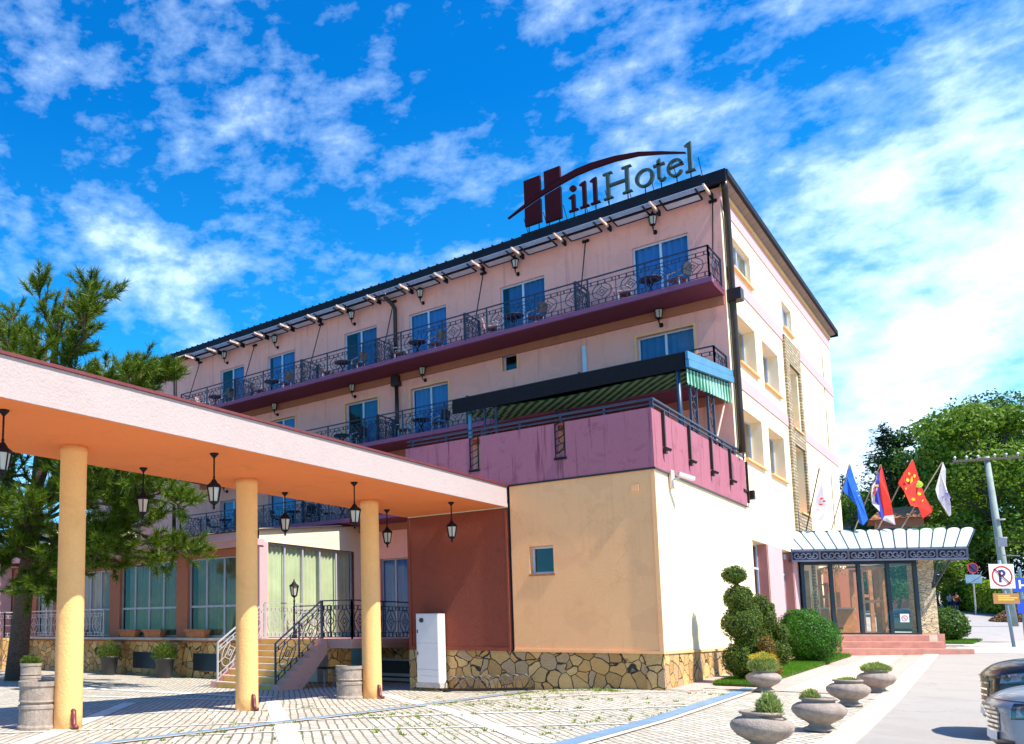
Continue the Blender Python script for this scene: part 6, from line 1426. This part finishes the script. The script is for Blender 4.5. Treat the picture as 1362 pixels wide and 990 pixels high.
        for x in (-.88, -3.55):
            mb = MB(); mb.smooth = True; mb.lathe([(.24, -.10), (.31, -.10), (.335, -.07), (.335, .07), (.31, .10), (.24, .10)], n=28); mb.v = [(x+a, s*(hw-.10)+c*s, .335+b) for a, b, c in mb.v]; wh_ = mb.build('wheel', 'tyre', t)
            mb = MB(); mb.lathe([(.02, .085), (.24, .07), (.245, .10)], n=28, cap=False)
            mb.v = [(x+a, s*(hw-.10)+c*s, .335+b) for a, b, c in mb.v]
            for k_ in range(5): a = k_*2*PI/5; mb.bar((x, s*(hw-.0), .335), (x+.23*math.cos(a), s*(hw-.0), .335+.23*math.sin(a)), .05)
            mb.build('rim', 'rim', wh_)
            mb = MB(); mb.smooth = True; pts = [(x+.385*math.cos(a*PI/12), s*(hw+.004), .34+.385*math.sin(a*PI/12)) for a in range(0, 13)]; mb.tube(pts, .022, 6); mb.build('wheel_arch', 'blackgrille', t)
    return t
car((-.57, 13.5, g(-.6, 13.5)), R(192), 'silver blue car with chrome barred grille, nearest to the camera at the frame edge', 'paint_silver', hood=.95)
car((-.78, 17.0, g(-.8, 17.0)), R(190), 'black car parked behind the silver one', 'paint_black', hood=1.14, H=1.72, suv=True)
car((-3.05, 54.5, g(-3, 54.5)+.02), R(-48), 'dark green car partly hidden by the clipped bush across the street', 'paint_dark', hood=.95)
# ------------------------------------------------------------------ sky, sun, camera
SUN_AZ = R(-2.5); SUN_EL = R(55)
w = bpy.data.worlds.new('World'); sc.world = w; w.use_nodes = True; nt = w.node_tree; nt.nodes.clear()
out = nt.nodes.new('ShaderNodeOutputWorld'); bg = nt.nodes.new('ShaderNodeBackground')
sky = nt.nodes.new('ShaderNodeTexSky'); sky.sky_type = 'NISHITA'; sky.sun_disc = False; sky.sun_elevation = SUN_EL; sky.sun_rotation = PI/2 - SUN_AZ
sky.air_density = 1.0; sky.dust_density = .3; sky.ozone_density = 2.5; sky.altitude = 300
tc = nt.nodes.new('ShaderNodeTexCoord'); sp = nt.nodes.new('ShaderNodeSeparateXYZ'); L(nt, tc.outputs['Generated'], sp.inputs[0])
x_, y_, z_ = sp.outputs
tint = ramp(nt, z_, [(0, (.30, .80, 1.0)), (.25, (.12, .86, 1.0)), (.55, (.012, .62, 1.0))])
deep = mixc(nt, mixc(nt, sky.outputs[0], tint, 1.0, 'MULTIPLY'), (1.6, 2.1, 2.45), 1.0, 'MULTIPLY')
# cloud layer: project the view direction on a plane overhead
cb = nt.nodes.new('ShaderNodeCombineXYZ'); L(nt, x_, cb.inputs[0]); L(nt, y_, cb.inputs[1]); L(nt, math_(nt, 'MULTIPLY', z_, 1.7), cb.inputs[2])
def mapn(v, s, rot=0, loc=(0, 0, 0)):
    mp = nt.nodes.new('ShaderNodeMapping'); mp.inputs['Scale'].default_value = s; mp.inputs['Rotation'].default_value = (0, 0, rot); mp.inputs['Location'].default_value = loc; L(nt, v, mp.inputs[0]); return mp.outputs[0]
n1 = noise(nt, mapn(cb.outputs[0], (1, 1, 1), .5, (1.3, 8, 0)), 7.5, 8, .58, .12)
n2 = noise(nt, mapn(cb.outputs[0], (1, 1, 1), .2, (0, 0, 5)), 2.2, 4, .5)
n3 = noise(nt, mapn(cb.outputs[0], (1, 1, 1.2), .9), 24.0, 6, .62, .1)
# more cloud towards the right of the view and low down
dot_ = math_(nt, 'ADD', math_(nt, 'MULTIPLY', x_, .62), math_(nt, 'MULTIPLY', y_, .62))
cov = math_(nt, 'ADD', math_(nt, 'MULTIPLY', dot_, .16), math_(nt, 'MULTIPLY', z_, -.20))
s = math_(nt, 'ADD', math_(nt, 'ADD', math_(nt, 'MULTIPLY', n1, .62), math_(nt, 'MULTIPLY', n2, .42)), math_(nt, 'ADD', math_(nt, 'MULTIPLY', n3, .32), cov))
mask = ramp(nt, s, [(.555, (0, 0, 0)), (.65, (.22, .22, .22)), (.745, (.62, .62, .62)), (.86, (1, 1, 1))])
cloud = mixc(nt, (7.5, 13.0, 17.0), (14.5, 15.6, 17.0), n1)
fin = mixc(nt, deep, cloud, math_(nt, 'MULTIPLY', mask, .93))
L(nt, fin, bg.inputs[0]); bg.inputs[1].default_value = .060
L(nt, bg.outputs[0], out.inputs[0])
sd = bpy.data.lights.new('sun', 'SUN'); sd.energy = 4.8; sd.angle = R(.5); sd.color = (1, .93, .80)
so = bpy.data.objects.new('sun', sd); COL.objects.link(so)
d = V((math.cos(SUN_AZ)*math.cos(SUN_EL), math.sin(SUN_AZ)*math.cos(SUN_EL), math.sin(SUN_EL)))
so.rotation_euler = d.to_track_quat('Z', 'Y').to_euler(); so.location = d*60
cd = bpy.data.cameras.new('camera'); co = bpy.data.objects.new('camera', cd); COL.objects.link(co)
cd.sensor_fit = 'HORIZONTAL'; cd.sensor_width = 36; cd.lens = 1119/1362*36
cd.shift_x = (681-330)/1362; cd.shift_y = (719-495)/1362
cd.clip_start = .1; cd.clip_end = 2000
co.location = (0, 0, 1.45); co.rotation_euler = (PI/2 + math.atan(121/1119), 0, R(43.2))
sc.camera = co
sc.view_settings.view_transform = 'Standard'; sc.view_settings.look = 'None'; sc.view_settings.exposure = .9; sc.view_settings.gamma = 1
sc.view_settings.use_curve_mapping = False
